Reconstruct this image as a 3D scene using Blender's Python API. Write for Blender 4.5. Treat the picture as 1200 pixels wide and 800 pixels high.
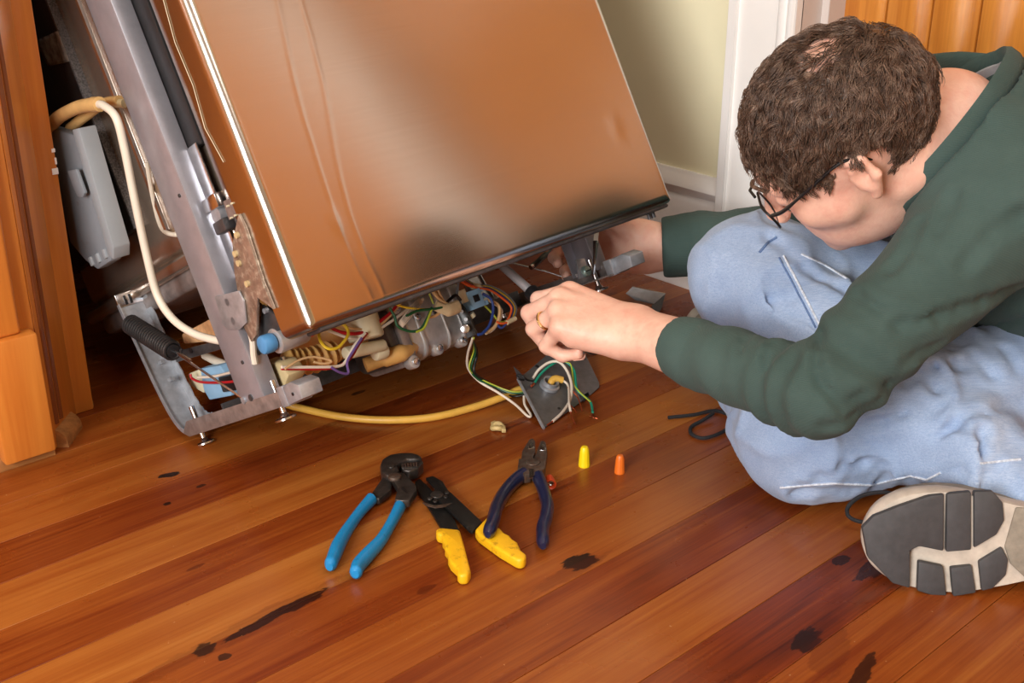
import bpy, bmesh, math, random
import numpy as np
from mathutils import Vector, Matrix, noise
from math import sin, cos, pi, radians, sqrt, exp

for o in list(bpy.data.objects): bpy.data.objects.remove(o)
S = bpy.context.scene
COL = S.collection
random.seed(7); RNG = np.random.default_rng(11)

# ------------------------------------------------------------------ camera
# world: X runs along the cabinet fronts, Y into the appliance bay, Z up (metres)
F_PX = 1400.0; PITCH = radians(23.1); AZ = radians(48.0); CAM_H = 0.70
hd = np.array([cos(AZ), sin(AZ), 0]); rt = np.array([sin(AZ), -cos(AZ), 0]); upw = np.array([0, 0, 1.0])
fw = hd*cos(PITCH) - upw*sin(PITCH); uc = hd*sin(PITCH) + upw*cos(PITCH)
CAM = np.array([0, 0, CAM_H])
cam = bpy.data.cameras.new('camera'); camo = bpy.data.objects.new('camera', cam); COL.objects.link(camo)
cam.sensor_width = 36.0; cam.lens = 36.0*F_PX/1200.0; cam.clip_start = 0.02
camo.matrix_world = Matrix(((rt[0], uc[0], -fw[0], CAM[0]), (rt[1], uc[1], -fw[1], CAM[1]), (rt[2], uc[2], -fw[2], CAM[2]), (0, 0, 0, 1)))
S.camera = camo
# ------------------------------------------------------------------ world, lamps, exposure
W = bpy.data.worlds.new('world'); S.world = W; W.use_nodes = True
W.node_tree.nodes['Background'].inputs[0].default_value = (0.9, 0.95, 1.0, 1)
W.node_tree.nodes['Background'].inputs[1].default_value = 0.35
S.view_settings.view_transform = 'Standard'; S.view_settings.look = 'None'
S.view_settings.gamma = 1.0; S.view_settings.use_curve_mapping = False
S.view_settings.exposure = -0.18
def area_lamp(name, loc, target, sx, sy, power, col):
    l = bpy.data.lights.new(name, 'AREA'); l.shape = 'RECTANGLE'; l.size = sx; l.size_y = sy; l.energy = power; l.color = col
    o = bpy.data.objects.new(name, l); COL.objects.link(o); o.location = loc
    d = Vector(target) - Vector(loc); o.rotation_euler = d.to_track_quat('-Z', 'Y').to_euler(); return o
area_lamp('assumed_key_light', (-1.55, -0.05, 1.06), (1.0, 0.85, 0.25), 1.1, 1.1, 98, (1.0, 0.99, 0.98))  # assumed lamp at the left, aimed by the shadow direction; no window in view
area_lamp('overhead_fill', (0.35, -0.35, 2.32), (0.75, 0.55, 0.0), 0.75, 0.75, 18, (1.0, 0.98, 0.95))  # added fill from above, in place of bounced flash

# ------------------------------------------------------------------ pixel helpers (calibration of the photograph, real depths)
def ray(x, y): return fw + rt*(x-600)/F_PX + uc*(400-y)/F_PX
def px(x, y, dep): return CAM + ray(x, y)*dep
def gnd(x, y, z=0.0):
    r = ray(x, y); return CAM + r*((z-CAM_H)/r[2])
def onplane(x, y, P, n):
    r = ray(x, y); return CAM + r*(np.dot(np.asarray(P)-CAM, n)/np.dot(r, n))
# the tipped-back dishwasher's own frame
def rot_dw(tx, ry, rz):
    c, s = cos(-tx), sin(-tx); X = np.array([[1, 0, 0], [0, c, -s], [0, s, c]])
    c, s = cos(ry), sin(ry); Y = np.array([[c, 0, s], [0, 1, 0], [-s, 0, c]])
    c, s = cos(rz), sin(rz); Z = np.array([[c, -s, 0], [s, c, 0], [0, 0, 1]])
    return Z@Y@X
DR = rot_dw(0.4978, -0.0236, 0.0483); DO = np.array([0.5822, 1.2628, 0.0015])
def dloc(P): return DR.T@(np.asarray(P)-DO)
def dwld(l): return DO + DR@np.asarray(l, float)
def dx(x, y, c): return dloc(onplane(x, y, dwld((c, 0, 0)), DR[:, 0]))
def dy(x, y, c): return dloc(onplane(x, y, dwld((0, c, 0)), DR[:, 1]))

# ------------------------------------------------------------------ object helpers
def tag(o, label=None, cat=None, group=None, kind=None):
    if label: o['label'] = label
    if cat: o['category'] = cat
    if group: o['group'] = group
    if kind: o['kind'] = kind
    return o
def empty(name, loc=(0, 0, 0), mat=None):
    o = bpy.data.objects.new(name, None); COL.objects.link(o); o.empty_display_size = 0.05
    if mat is not None: o.matrix_world = mat
    else: o.location = loc
    return o
def link_mesh(name, me, material, parent=None, label=None):
    o = bpy.data.objects.new(name, me); COL.objects.link(o)
    if material is not None: me.materials.append(material)
    if parent is not None: o.parent = parent
    if label: o['label'] = label
    return o
class MB:
    """collects geometry for ONE mesh object"""
    def __init__(s): s.v = []; s.f = []
    def add(s, vs, fs, M=None):
        n = len(s.v)
        if M is not None: vs = [M @ Vector(v) for v in vs]
        s.v += [tuple(v) for v in vs]; s.f += [tuple(i+n for i in f) for f in fs]; return s
    def box(s, x0, x1, y0, y1, z0, z1, M=None):
        vs = [(x, y, z) for z in (z0, z1) for y in (y0, y1) for x in (x0, x1)]
        return s.add(vs, [(0, 2, 3, 1), (4, 5, 7, 6), (0, 1, 5, 4), (2, 6, 7, 3), (0, 4, 6, 2), (1, 3, 7, 5)], M)
    def prism(s, pts, axis, a, b, M=None):
        """closed 2-D outline extruded along axis ('x','y','z') from a to b"""
        def mk(p, t):
            return {'x': (t, p[0], p[1]), 'y': (p[0], t, p[1]), 'z': (p[0], p[1], t)}[axis]
        n = len(pts); vs = [mk(p, a) for p in pts] + [mk(p, b) for p in pts]
        fs = [tuple(range(n))[::-1], tuple(range(n, 2*n))] + [(i, (i+1) % n, n+(i+1) % n, n+i) for i in range(n)]
        return s.add(vs, fs, M)
    def tube(s, pts, r, n=8, caps=True, M=None, sq=None):
        P = [Vector(p) for p in pts]; k = len(P)
        rad = r if hasattr(r, '__len__') else [r]*k
        T = []
        for i in range(k):
            d = (P[min(i+1, k-1)]-P[max(i-1, 0)])
            T.append(d.normalized() if d.length > 1e-9 else Vector((0, 0, 1)))
        a = Vector((0, 0, 1)) if abs(T[0].z) < .9 else Vector((1, 0, 0))
        u = (a - T[0]*a.dot(T[0])).normalized(); vs = []
        for i in range(k):
            u = (u - T[i]*u.dot(T[i]))
            u = u.normalized() if u.length > 1e-6 else T[i].orthogonal().normalized()
            w = T[i].cross(u)
            for j in range(n):
                an = 2*pi*j/n
                vs.append(P[i] + u*(cos(an)*rad[i]) + w*(sin(an)*rad[i]*(sq or 1)))
        fs = [(i*n+j, i*n+(j+1) % n, (i+1)*n+(j+1) % n, (i+1)*n+j) for i in range(k-1) for j in range(n)]
        if caps: fs += [tuple(range(n))[::-1], tuple(range((k-1)*n, k*n))]
        return s.add(vs, fs, M)
    def cyl(s, a, b, r, n=16, r2=None, M=None):
        return s.tube([a, b], [r, r if r2 is None else r2], n, True, M)
    def sweep(s, path, prof, ref, M=None, closed_prof=True):
        """profile (u,w) swept along path; u along ref x tangent, w along ref"""
        P = [Vector(p) for p in path]; k = len(P); n = len(prof); ref = Vector(ref); vs = []
        for i in range(k):
            t = (P[min(i+1, k-1)]-P[max(i-1, 0)]).normalized()
            w = (ref - t*ref.dot(t)).normalized(); u = w.cross(t)
            vs += [P[i]+u*q[0]+w*q[1] for q in prof]
        m = n if closed_prof else n-1
        fs = [(i*n+j, i*n+(j+1) % n, (i+1)*n+(j+1) % n, (i+1)*n+j) for i in range(k-1) for j in range(m)]
        if closed_prof: fs += [tuple(range(n))[::-1], tuple(range((k-1)*n, k*n))]
        return s.add(vs, fs, M)
    def lathe(s, prof, n=20, M=None):
        """profile of (r,z) about local Z"""
        k = len(prof); vs = [(r*cos(2*pi*j/n), r*sin(2*pi*j/n), z) for r, z in prof for j in range(n)]
        fs = [(i*n+j, i*n+(j+1) % n, (i+1)*n+(j+1) % n, (i+1)*n+j) for i in range(k-1) for j in range(n)]
        fs += [tuple(range(n))[::-1], tuple(range((k-1)*n, k*n))]
        return s.add(vs, fs, M)
    def build(s, name, material, parent=None, label=None, bevel=0, seg=2, smooth=True, angle=38, fix=True):
        me = bpy.data.meshes.new(name); me.from_pydata(s.v, [], s.f)
        bm = bmesh.new(); bm.from_mesh(me)
        if fix: bmesh.ops.recalc_face_normals(bm, faces=bm.faces)
        if bevel:
            es = [e for e in bm.edges if len(e.link_faces) == 2 and e.calc_face_angle(0) > radians(30)]
            bmesh.ops.bevel(bm, geom=es, offset=bevel, segments=seg, affect='EDGES', profile=.5, clamp_overlap=True)
        bm.to_mesh(me); bm.free()
        if smooth:
            me.shade_smooth(); me.set_sharp_from_angle(angle=radians(angle))
        return link_mesh(name, me, material, parent, label)
def spline(pts, n=10):
    """Catmull-Rom through points"""
    P = [Vector(p) for p in pts]; P = [P[0]*2-P[1]] + P + [P[-1]*2-P[-2]]; out = []
    for i in range(1, len(P)-2):
        for j in range(n):
            t = j/n; a, b, c, d = P[i-1:i+3]
            out.append(.5*((2*b)+(c-a)*t+(2*a-5*b+4*c-d)*t*t+(3*b-a-3*c+d)*t**3))
    out.append(P[-2]); return out
def frame(o, x, y, z):
    x, y, z, o = map(Vector, (x, y, z, o))
    return Matrix(((x.x, y.x, z.x, o.x), (x.y, y.y, z.y, o.y), (x.z, y.z, z.z, o.z), (0, 0, 0, 1)))

# ------------------------------------------------------------------ materials
def srgb(r, g, b):
    f = lambda c: (c/255/12.92) if c/255 <= .04045 else ((c/255+.055)/1.055)**2.4
    return (f(r), f(g), f(b), 1)
class NT:
    def __init__(s, name):
        s.m = bpy.data.materials.new(name); s.m.use_nodes = True; s.t = s.m.node_tree; s.b = s.t.nodes['Principled BSDF']
    def n(s, typ, **kw):
        x = s.t.nodes.new(typ)
        for k, v in kw.items(): setattr(x, k, v)
        return x
    def l(s, a, b): s.t.links.new(a, b)
    def val(s, sock, v):
        if isinstance(v, bpy.types.NodeSocket): s.l(v, sock)
        else: sock.default_value = v
    def math(s, op, a, b=0.0, c=None, clamp=False):
        x = s.n('ShaderNodeMath', operation=op, use_clamp=clamp); s.val(x.inputs[0], a); s.val(x.inputs[1], b)
        if c is not None: s.val(x.inputs[2], c)
        return x.outputs[0]
    def mix(s, f, a, b, mode='MIX'):
        x = s.n('ShaderNodeMix', data_type='RGBA', blend_type=mode); s.val(x.inputs[0], f); s.val(x.inputs[6], a); s.val(x.inputs[7], b); return x.outputs[2]
    def coords(s, kind='Object', scale=(1, 1, 1), rot=(0, 0, 0), loc=(0, 0, 0)):
        c = s.n('ShaderNodeTexCoord') if kind != 'Position' else s.n('ShaderNodeNewGeometry')
        m = s.n('ShaderNodeMapping'); m.inputs['Scale'].default_value = scale; m.inputs['Rotation'].default_value = rot; m.inputs['Location'].default_value = loc
        s.l(c.outputs[kind], m.inputs[0]); return m.outputs[0]
    def noise(s, vec, scale, detail=3, rough=.5, dist=0.0):
        x = s.n('ShaderNodeTexNoise'); s.l(vec, x.inputs['Vector']); x.inputs['Scale'].default_value = scale
        x.inputs['Detail'].default_value = detail; x.inputs['Roughness'].default_value = rough; x.inputs['Distortion'].default_value = dist; return x.outputs['Fac']
    def ramp(s, f, stops):
        x = s.n('ShaderNodeValToRGB'); e = x.color_ramp.elements
        while len(e) < len(stops): e.new(.5)
        for i, (p, c) in enumerate(stops): e[i].position = p; e[i].color = c if len(c) == 4 else (*c, 1)
        s.l(f, x.inputs[0]); return x.outputs[0]
    def bump(s, h, strength=.3, dist=.001):
        x = s.n('ShaderNodeBump'); x.inputs['Strength'].default_value = strength; x.inputs['Distance'].default_value = dist
        s.l(h, x.inputs['Height']); s.l(x.outputs[0], s.b.inputs['Normal']); return x
    def set(s, **kw):
        for k, v in kw.items(): s.val(s.b.inputs[k.replace('_', ' ')], v)
        return s.m
def simple(name, col, rough=.5, metal=0.0, var=.12, vscale=40, spec=.5, bumpd=0.0, bscale=300, coat=0.0, dirt=None, dirt_amt=.5):
    """plain procedural surface: colour broken by noise, optional grime and fine relief"""
    t = NT(name); v = t.coords('Object'); nz = t.noise(v, vscale, 4, .6)
    a = tuple(c*(1-var) for c in col[:3])+(1,); b = tuple(min(1, c*(1+var)) for c in col[:3])+(1,)
    c = t.ramp(nz, [(.3, a), (.7, b)])
    if dirt is not None:
        d = t.noise(v, vscale*1.7, 6, .7); m = t.ramp(d, [(.62-dirt_amt*.25, (0, 0, 0)), (.75, (1, 1, 1))])
        c = t.mix(m, c, dirt)
    t.set(Base_Color=c, Roughness=rough, Metallic=metal); t.b.inputs['Specular IOR Level'].default_value = spec
    if coat: t.b.inputs['Coat Weight'].default_value = coat; t.b.inputs['Coat Roughness'].default_value = .12
    if bumpd: t.bump(t.noise(v, bscale, 3), .5, bumpd)
    return t.m
def wood(name, light, dark, axis='z', scale=1.0, rough=.35, grain=1.0, coat=.25):
    t = NT(name); st = {'x': (1.2, 22, 22), 'y': (22, 1.2, 22), 'z': (22, 22, 1.2)}[axis]
    v = t.coords('Object', tuple(q*scale for q in st)); n1 = t.noise(v, 2.2, 5, .6, .8)
    v2 = t.coords('Object', tuple(q*scale*5 for q in st)); n2 = t.noise(v2, 2.0, 3, .5)
    f = t.math('MULTIPLY_ADD', n2, .3*grain, t.math('MULTIPLY', n1, .8))
    c = t.ramp(f, [(.3, dark), (.72, light)])
    t.set(Base_Color=c, Roughness=rough); t.b.inputs['Coat Weight'].default_value = coat; t.b.inputs['Coat Roughness'].default_value = .15
    t.bump(n2, .15, .0004); return t.m

M = {}
M['yellow_wall'] = simple('pale_yellow_paint', srgb(250, 244, 208), .6, 0, .03, 6, bumpd=.0002, bscale=120)
M['white_paint'] = simple('white_gloss_paint', srgb(248, 246, 243), .35, 0, .02, 5)
M['ceiling'] = simple('ceiling_paint', srgb(235, 230, 220), .8, 0, .02, 5)
M['cream_wall'] = simple('cream_wall_paint', srgb(205, 190, 150), .7, 0, .03, 5)
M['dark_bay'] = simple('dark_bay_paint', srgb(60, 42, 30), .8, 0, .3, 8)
M['pine_door'] = wood('honey_pine_door', srgb(226, 150, 62), srgb(172, 92, 26), 'z', .8, .3)
M['cab_wood'] = wood('orange_stained_cabinet', srgb(222, 142, 58), srgb(190, 104, 34), 'z', .6, .4)
M['cab_dark'] = wood('brown_groove_wood', srgb(140, 76, 30), srgb(100, 48, 16), 'z', .6, .45)
M['molding'] = wood('weathered_quarter_round', srgb(190, 128, 68), srgb(112, 70, 34), 'x', 1.2, .6, coat=0)
M['galv'] = simple('galvanised_steel', (.40, .42, .45, 1), .42, .55, .22, 60, bumpd=.0002, bscale=200)
M['rail'] = simple('zinc_rail_steel', (.40, .40, .44, 1), .36, .55, .12, 30)
M['worn_steel'] = simple('worn_brownish_steel', (.28, .24, .225, 1), .42, .5, .3, 55, bumpd=.0003)
M['dark_steel'] = simple('dark_steel', (.10, .10, .105, 1), .45, .7, .3, 70)
M['bright_steel'] = simple('bright_steel', (.62, .63, .65, 1), .22, 1.0, .1, 80)
M['cast'] = simple('cast_aluminium', (.50, .49, .48, 1), .40, .6, .25, 40, bumpd=.0006, bscale=180)
M['black_rubber'] = simple('black_rubber', (.012, .012, .013, 1), .5, 0, .3, 60)
M['black_plastic'] = simple('black_plastic', (.008, .008, .009, 1), .35, 0, .3, 60)
M['spring_black'] = simple('black_spring_sleeve', (.02, .018, .018, 1), .45, 0, .3, 90)
M['bitumen'] = simple('black_insulation_blanket', (.014, .009, .008, 1), .55, 0, .5, 25, bumpd=.001, bscale=60)
M['blanket_edge'] = simple('blanket_frayed_edge', (.09, .085, .085, 1), .9, 0, .8, 500, bumpd=.001, bscale=500)
M['tape'] = simple('clear_tape', (.20, .19, .17, 1), .2, .25, .6, 80, bumpd=.002, bscale=90)
M['grey_plastic'] = simple('grey_plastic', srgb(128, 134, 140), .45, 0, .06, 20, dirt=srgb(110, 96, 84), dirt_amt=.2)
M['tan_rubber'] = simple('tan_rubber_hose', srgb(205, 165, 105), .5, 0, .12, 40)
M['white_hose'] = simple('white_plastic_hose', srgb(222, 214, 196), .4, 0, .05, 30)
M['ivory'] = simple('ivory_plastic', srgb(196, 176, 132), .4, 0, .15, 30)
M['cream_plastic'] = simple('yellowed_plastic', srgb(206, 160, 92), .42, 0, .2, 22)
M['milky'] = simple('milky_plastic', srgb(216, 208, 176), .35, 0, .12, 25)
M['blue_conn'] = simple('light_blue_plastic', srgb(140, 182, 214), .45, 0, .05, 60)
M['blue_cap'] = simple('mid_blue_plastic', srgb(80, 140, 190), .45, 0, .1, 60)
M['red_plastic'] = simple('coral_red_plastic', srgb(226, 62, 74), .4, 0, .06, 60)
M['foam'] = simple('tan_foam', srgb(206, 160, 112), .95, 0, .2, 130, bumpd=.002, bscale=200)
M['paper'] = simple('paper_tag', srgb(206, 186, 164), .8, 0, .25, 160)
M['mask_tape'] = simple('masking_tape', srgb(196, 176, 138), .7, 0, .15, 80)
for k, c in dict(w_white=(226, 214, 196), w_red=(176, 22, 30), w_yellow=(226, 190, 48), w_green=(20, 82, 48), w_teal=(26, 140, 112), w_blue=(40, 60, 120), w_black=(14, 14, 16), w_orange=(206, 84, 36), w_grey=(110, 112, 116), w_purple=(104, 78, 140), w_tan=(206, 168, 120), w_yg=(176, 186, 60), w_copper=(190, 96, 62), w_cable=(222, 174, 76)).items():
    M[k] = simple('insulation_'+k[2:], srgb(*c), .4, .9 if k == 'w_copper' else 0, .08, 50)

# ================================================================== SETTING
def struct(o): o['kind'] = 'structure'; return o
# ---- floor: old pine boards, glossy varnish, knots and burn marks
def plank_material():
    t = NT('varnished_pine_boards')
    geo = t.n('ShaderNodeNewGeometry'); tone = t.n('ShaderNodeAttribute', attribute_type='OBJECT', attribute_name='tone').outputs['Fac']
    sx = t.n('ShaderNodeSeparateXYZ'); t.l(geo.outputs['Position'], sx.inputs[0])
    off = t.math('MULTIPLY', tone, 37.0)
    cx = t.n('ShaderNodeCombineXYZ'); t.l(t.math('ADD', sx.outputs[0], off), cx.inputs[0]); t.l(sx.outputs[1], cx.inputs[1]); t.l(off, cx.inputs[2])
    def mp(sc):
        m = t.n('ShaderNodeMapping'); m.inputs['Scale'].default_value = sc; t.l(cx.outputs[0], m.inputs[0]); return m.outputs[0]
    broad = t.noise(mp((1.6, 26, 1)), 1.0, 3, .55, 1.2)       # cathedral figure
    fine = t.noise(mp((5, 320, 1)), 1.0, 5, .65, .25)           # fine grain lines
    blotch = t.noise(mp((5, 14, 1)), 1.0, 4, .6, .5)
    f = t.math('ADD', t.math('MULTIPLY', broad, .55), t.math('MULTIPLY', fine, .46))
    f = t.math('ADD', f, t.math('MULTIPLY', blotch, .25))
    f = t.math('SUBTRACT', f, .62)
    f = t.math('MULTIPLY_ADD', f, 1.15, tone, clamp=True)
    col = t.ramp(f, [(0.0, srgb(60, 19, 7)), (.25, srgb(116, 48, 14)), (.5, srgb(144, 75, 26)), (.75, srgb(164, 99, 40)), (1.0, srgb(182, 122, 58))])
    wob = t.noise(mp((22, 60, 1)), 1.0, 4, .7)
    wob2 = t.noise(mp((60, 190, 1)), 1.0, 3, .7)
    rmap = None
    # (centre px, half length, half width, turn, strength) : knots, burn and pitch pockets of single boards
    KN = [(680, 658, .020, .013, 0, .97), (667, 672, .05, .010, .0, .30), (945, 750, .022, .011, .2, .85), (972, 762, .05, .018, .5, .3), (985, 657, .013, .008, 0, .8), (1030, 663, .04, .012, .0, .75),
          (310, 727, .050, .006, .07, .98), (352, 706, .034, .007, .07, .95), (300, 730, .15, .013, .05, .28), (240, 760, .012, .009, 0, .85), (262, 770, .006, .005, 0, .8), (199, 556, .014, .0055, -.35, .96), (196, 590, .005, .0035, 0, .9), (236, 569, .006, .003, 0, .8),
          (228, 665, .012, .003, 0, .6), (1010, 788, .035, .008, .3, .8), (560, 360, .02, .004, 0, .6), (715, 345, .02, .006, 0, .5), (770, 352, .02, .006, .3, .5), (445, 560, .02, .006, 0, .25), (600, 500, .03, .002, 0, .7), (650, 575, .035, .0035, 0, .55), (905, 590, .05, .012, 0, .22), (500, 690, .012, .006, 0, .6), (480, 465, .03, .006, .2, .4), (420, 460, .012, .004, 0, .75)]
    for kx, ky, a, b, tr, st in KN:
        c = gnd(kx, ky)
        m = t.n('ShaderNodeMapping', vector_type='TEXTURE'); m.inputs['Location'].default_value = (c[0], c[1], 0); m.inputs['Rotation'].default_value = (0, 0, tr); m.inputs['Scale'].default_value = (a, b, 1)
        t.l(geo.outputs['Position'], m.inputs[0])
        ln = t.n('ShaderNodeVectorMath', operation='LENGTH'); t.l(m.outputs[0], ln.inputs[0])
        d = t.math('MULTIPLY_ADD', t.math('SUBTRACT', wob, .5), 1.5, ln.outputs['Value'])
        d = t.math('MULTIPLY_ADD', t.math('SUBTRACT', wob2, .5), .8, d)
        mr = t.n('ShaderNodeMapRange', interpolation_type='SMOOTHSTEP'); mr.inputs[1].default_value = 1.06; mr.inputs[2].default_value = .86; mr.inputs[3].default_value = 0; mr.inputs[4].default_value = st
        t.l(d, mr.inputs[0])
        col = t.mix(mr.outputs[0], col, srgb(22, 9, 5) if st > .7 else srgb(74, 22, 6))
    # scratches and dust specks
    sp = t.noise(mp((180, 180, 1)), 1.0, 2, .5); col = t.mix(t.math('MULTIPLY', t.math('GREATER_THAN', sp, .775), .5), col, srgb(200, 160, 120))
    t.set(Base_Color=col)
    rg = t.noise(mp((9, 12, 1)), 1.0, 4, .6); mr = t.n('ShaderNodeMapRange'); mr.inputs[3].default_value = .2; mr.inputs[4].default_value = .38; t.l(rg, mr.inputs[0]); t.l(mr.outputs[0], t.b.inputs['Roughness'])
    t.b.inputs['Specular IOR Level'].default_value = .42
    t.bump(t.math('ADD', t.math('MULTIPLY', fine, .5), blotch), .12, .0006)
    return t.m
M['plank'] = plank_material()
XL, XR, YF, YB, HC = -1.75, 1.70, -1.9, 2.05, 2.4
floor = struct(MB().box(XL-.1, XR+.9, YF-.1, YB+.1, -.10, -.0185).build('floor', M['dark_bay'], smooth=False))
PW = .0765
pm = None; tones = {0: .56, -1: .30, -2: .60, -3: .36, -4: .66, -5: .38, -6: .52, -7: .28, -8: .55, -9: .24, -10: .42, -11: .46, -12: .4, 1: .46, 2: .42, 3: .34, 4: .4, -13: .5}
k0 = int((YF-1.178)/PW)-1; k1 = int((YB-1.178)/PW)+1
for k in range(k0, k1+1):
    y = 1.178+k*PW
    if pm is None:
        o = MB().box(XL-.1, XR+.8, .0002, PW-.0002, -.018, 0).build('plank', M['plank'], floor, bevel=.0005, seg=1); pm = o.data
    else:
        o = bpy.data.objects.new('plank', pm); COL.objects.link(o); o.parent = floor
    o.location = (0, y, 0); o['tone'] = tones.get(k, .25+.45*random.random())

# ---- walls
XW = 1.479
def wallbox(name, x0, x1, y0, y1, z0, z1, m): return struct(MB().box(x0, x1, y0, y1, z0, z1).build(name, M[m], smooth=False))
wallbox('wall_back', XL, XR+.1, YB, YB+.1, 0, HC, 'cream_wall')
wallbox('wall_left', XL-.1, XL, YF, YB, 0, HC, 'cream_wall')
wallbox('wall_front', XL-.1, XR+.9, YF-.1, YF, 0, HC, 'cream_wall')
wallbox('ceiling', XL-.1, XR+.9, YF-.1, YB+.1, HC, HC+.1, 'ceiling')
DY0, DY1 = .45, 1.022      # door opening along the right-hand wall
for (y0_, y1_, z0_) in ((1.045, YB, 0), (DY0-.02, 1.045, 2.06), (.27, DY0-.02, 0), (YF, -1.1, 0), (-1.1, .27, 2.06)): wallbox('wall_right', XW, XW+.13, y0_, y1_, z0_, HC, 'yellow_wall')
# baseboard with a moulded cap
bb = struct(MB().prism([(XW-.016, 0), (XW, 0), (XW, .195), (XW-.006, .195), (XW-.010, .188), (XW-.020, .180), (XW-.022, .172), (XW-.018, .164), (XW-.012, .158), (XW-.014, .150), (XW-.016, .146)], 'y', 1.135, YB).build('baseboard_right', M['white_paint'], bevel=0))
# door casing: flat board, outer back-band, inner bead
c1 = MB(); c1.box(XW-.018, XW+.0, 1.022, 1.125, 0, 2.16); c1.box(XW-.026, XW, 1.122, 1.137, 0, 2.17)
c1.prism([(XW-.018, 1.022), (XW-.024, 1.026), (XW-.024, 1.032), (XW-.020, 1.036), (XW-.026, 1.041), (XW-.026, 1.047), (XW-.018, 1.052)], 'z', 0, 2.06)
c1b = MB()
for v in c1.v: pass
struct(c1.build('trim_1', M['white_paint'], bevel=.0012, seg=1))
struct(MB().box(XW-.018, XW, .29, DY0, 0, 2.16).build('trim_2', M['white_paint'], bevel=.002))
struct(MB().box(XW-.018, XW, .29, 1.125, 2.06, 2.16).build('trim_3', M['white_paint'], bevel=.002))
# stepped jamb, its white darkened to carry the shade inside the opening
M['jamb'] = simple('shaded_jamb_white', srgb(216, 206, 200), .4, 0, .02, 5)
j = MB(); j.box(XW-.004, XW+.13, 1.022, 1.045, 0, 2.06); j.box(XW+.045, XW+.13, 1.010, 1.024, 0, 2.06)
j.box(XW-.004, XW+.13, DY0-.02, DY0, 0, 2.06)
struct(j.build('trim_4', M['jamb'], bevel=.001, seg=1))
# planked wooden door in the opening: boards are single pieces
def plank_door(name, x, y0, y1, n, mat):
    d = struct(MB().box(x+.012, x+.035, y0, y1, .01, 2.05).build(name, mat, bevel=.001, seg=1))
    w = (y1-y0)/n
    for i in range(n):
        MB().box(x, x+.014, y0+i*w+.0008, y0+(i+1)*w-.0008, .012, 2.048).build('board', mat, d, bevel=.003)
    MB().tube(spline([(x-.004, y0+.05, .98), (x-.05, y0+.05, .99), (x-.05, y0+.05, 1.08), (x-.004, y0+.05, 1.10)], 6), .006, 8).build('door_handle', M['dark_steel'], d)
    return d
plank_door('door_1', XW+.085, DY0, 1.012, 8, M['pine_door'])
plank_door('reflected_boards', XW+.03, -1.1, .27, 12, M['cab_wood'])  # unseen boards, added to give the steel door a brown reflection

# ---- assumed window in the left wall, unseen, set behind the assumed key lamp
wn = MB(); 
for a in (-.64, -.02, .54): wn.box(XL, XL+.05, a-.02+.0, a+.04, .45, 1.75)
for z in (.43, 1.06, 1.73): wn.box(XL, XL+.05, -.66, .60, z, z+.05)
win = struct(wn.build('assumed_window_1', M['white_paint'], bevel=.003))

# ================================================================== CABINETS AND WORKTOP
cab = empty('base_cabinet', (.45, 1.34, 0)); tag(cab, 'orange-stained wooden base cabinet with corner post, at the left of the dishwasher bay', 'cabinet')
def cpart(mb, name, m, **kw):
    mb.v = [(v[0]-.45, v[1]-1.34, v[2]) for v in mb.v]; return mb.build(name, m, cab, **kw)
cpart(MB().box(-1.2, .45, 1.352, 1.95, 0, .880), 'body', M['cab_wood'], bevel=.001, seg=1)
cpart(MB().box(.405, .452, 1.342, 1.36, 0, .880), 'stile', M['cab_wood'], bevel=.003)
cpart(MB().prism([(.452, 1.342), (.505, 1.398), (.505, 1.95), (.452, 1.95)], 'z', 0, .880), 'corner_post', M['cab_wood'], bevel=.002)
# two dark flutes on the chamfered post
d45 = Vector((.053, .056, 0)).normalized(); n45 = Vector((d45.y, -d45.x, 0))
for k_, s in enumerate((.016, .030)):
    c0 = Vector((.452, 1.342, 0)) + d45*s - n45*.002
    cpart(MB().tube([c0+Vector((0, 0, .03)), c0+Vector((0, 0, .866))], .0055, 8), 'flute', M['cab_dark'])
cpart(MB().box(.498, .537, 1.420, 1.437, 0, .880), 'filler_strip', M['cab_wood'], bevel=.002)
cpart(MB().box(.522, .536, 1.437, 1.95, 0, .880), 'side_panel', M['cab_wood'], bevel=.001)
cpart(MB().box(.385, .446, 1.318, 1.344, .012, .166), 'plinth_block', M['cab_wood'], bevel=.003)
cpart(MB().box(.385, .432, 1.326, 1.344, .166, .880), 'pilaster', M['cab_wood'], bevel=.005, seg=3)
cpart(MB().box(-.35, .380, 1.334, 1.352, .10, .85), 'door', M['cab_wood'], bevel=.004)
def qround(a, b, name='base_molding'):
    a, b = Vector(a), Vector(b); t = (b-a).normalized(); n = Vector((t.y, -t.x, 0)); R = .021
    prof = [(0, 0), (R, 0)] + [(R*cos(q), .004+R*1.0*sin(q)) for q in np.linspace(0, pi/2, 7)] + [(0, .004+R)]
    mb = MB(); vs = [a+n*u+Vector((0, 0, w)) for u, w in prof]+[b+n*u+Vector((0, 0, w)) for u, w in prof]; k = len(prof)
    mb.add(vs, [tuple(range(k)), tuple(range(2*k-1, k-1, -1))]+[(i, k+i, k+(i+1) % k, (i+1) % k) for i in range(k)])
    return cpart(mb, name, M['molding'])
qround((-1.2, 1.352, 0), (.448, 1.352, 0)); qround((.452, 1.352, 0), (.487, 1.392, 0)); qround((.500, 1.445, 0), (.538, 1.448, 0))
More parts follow.
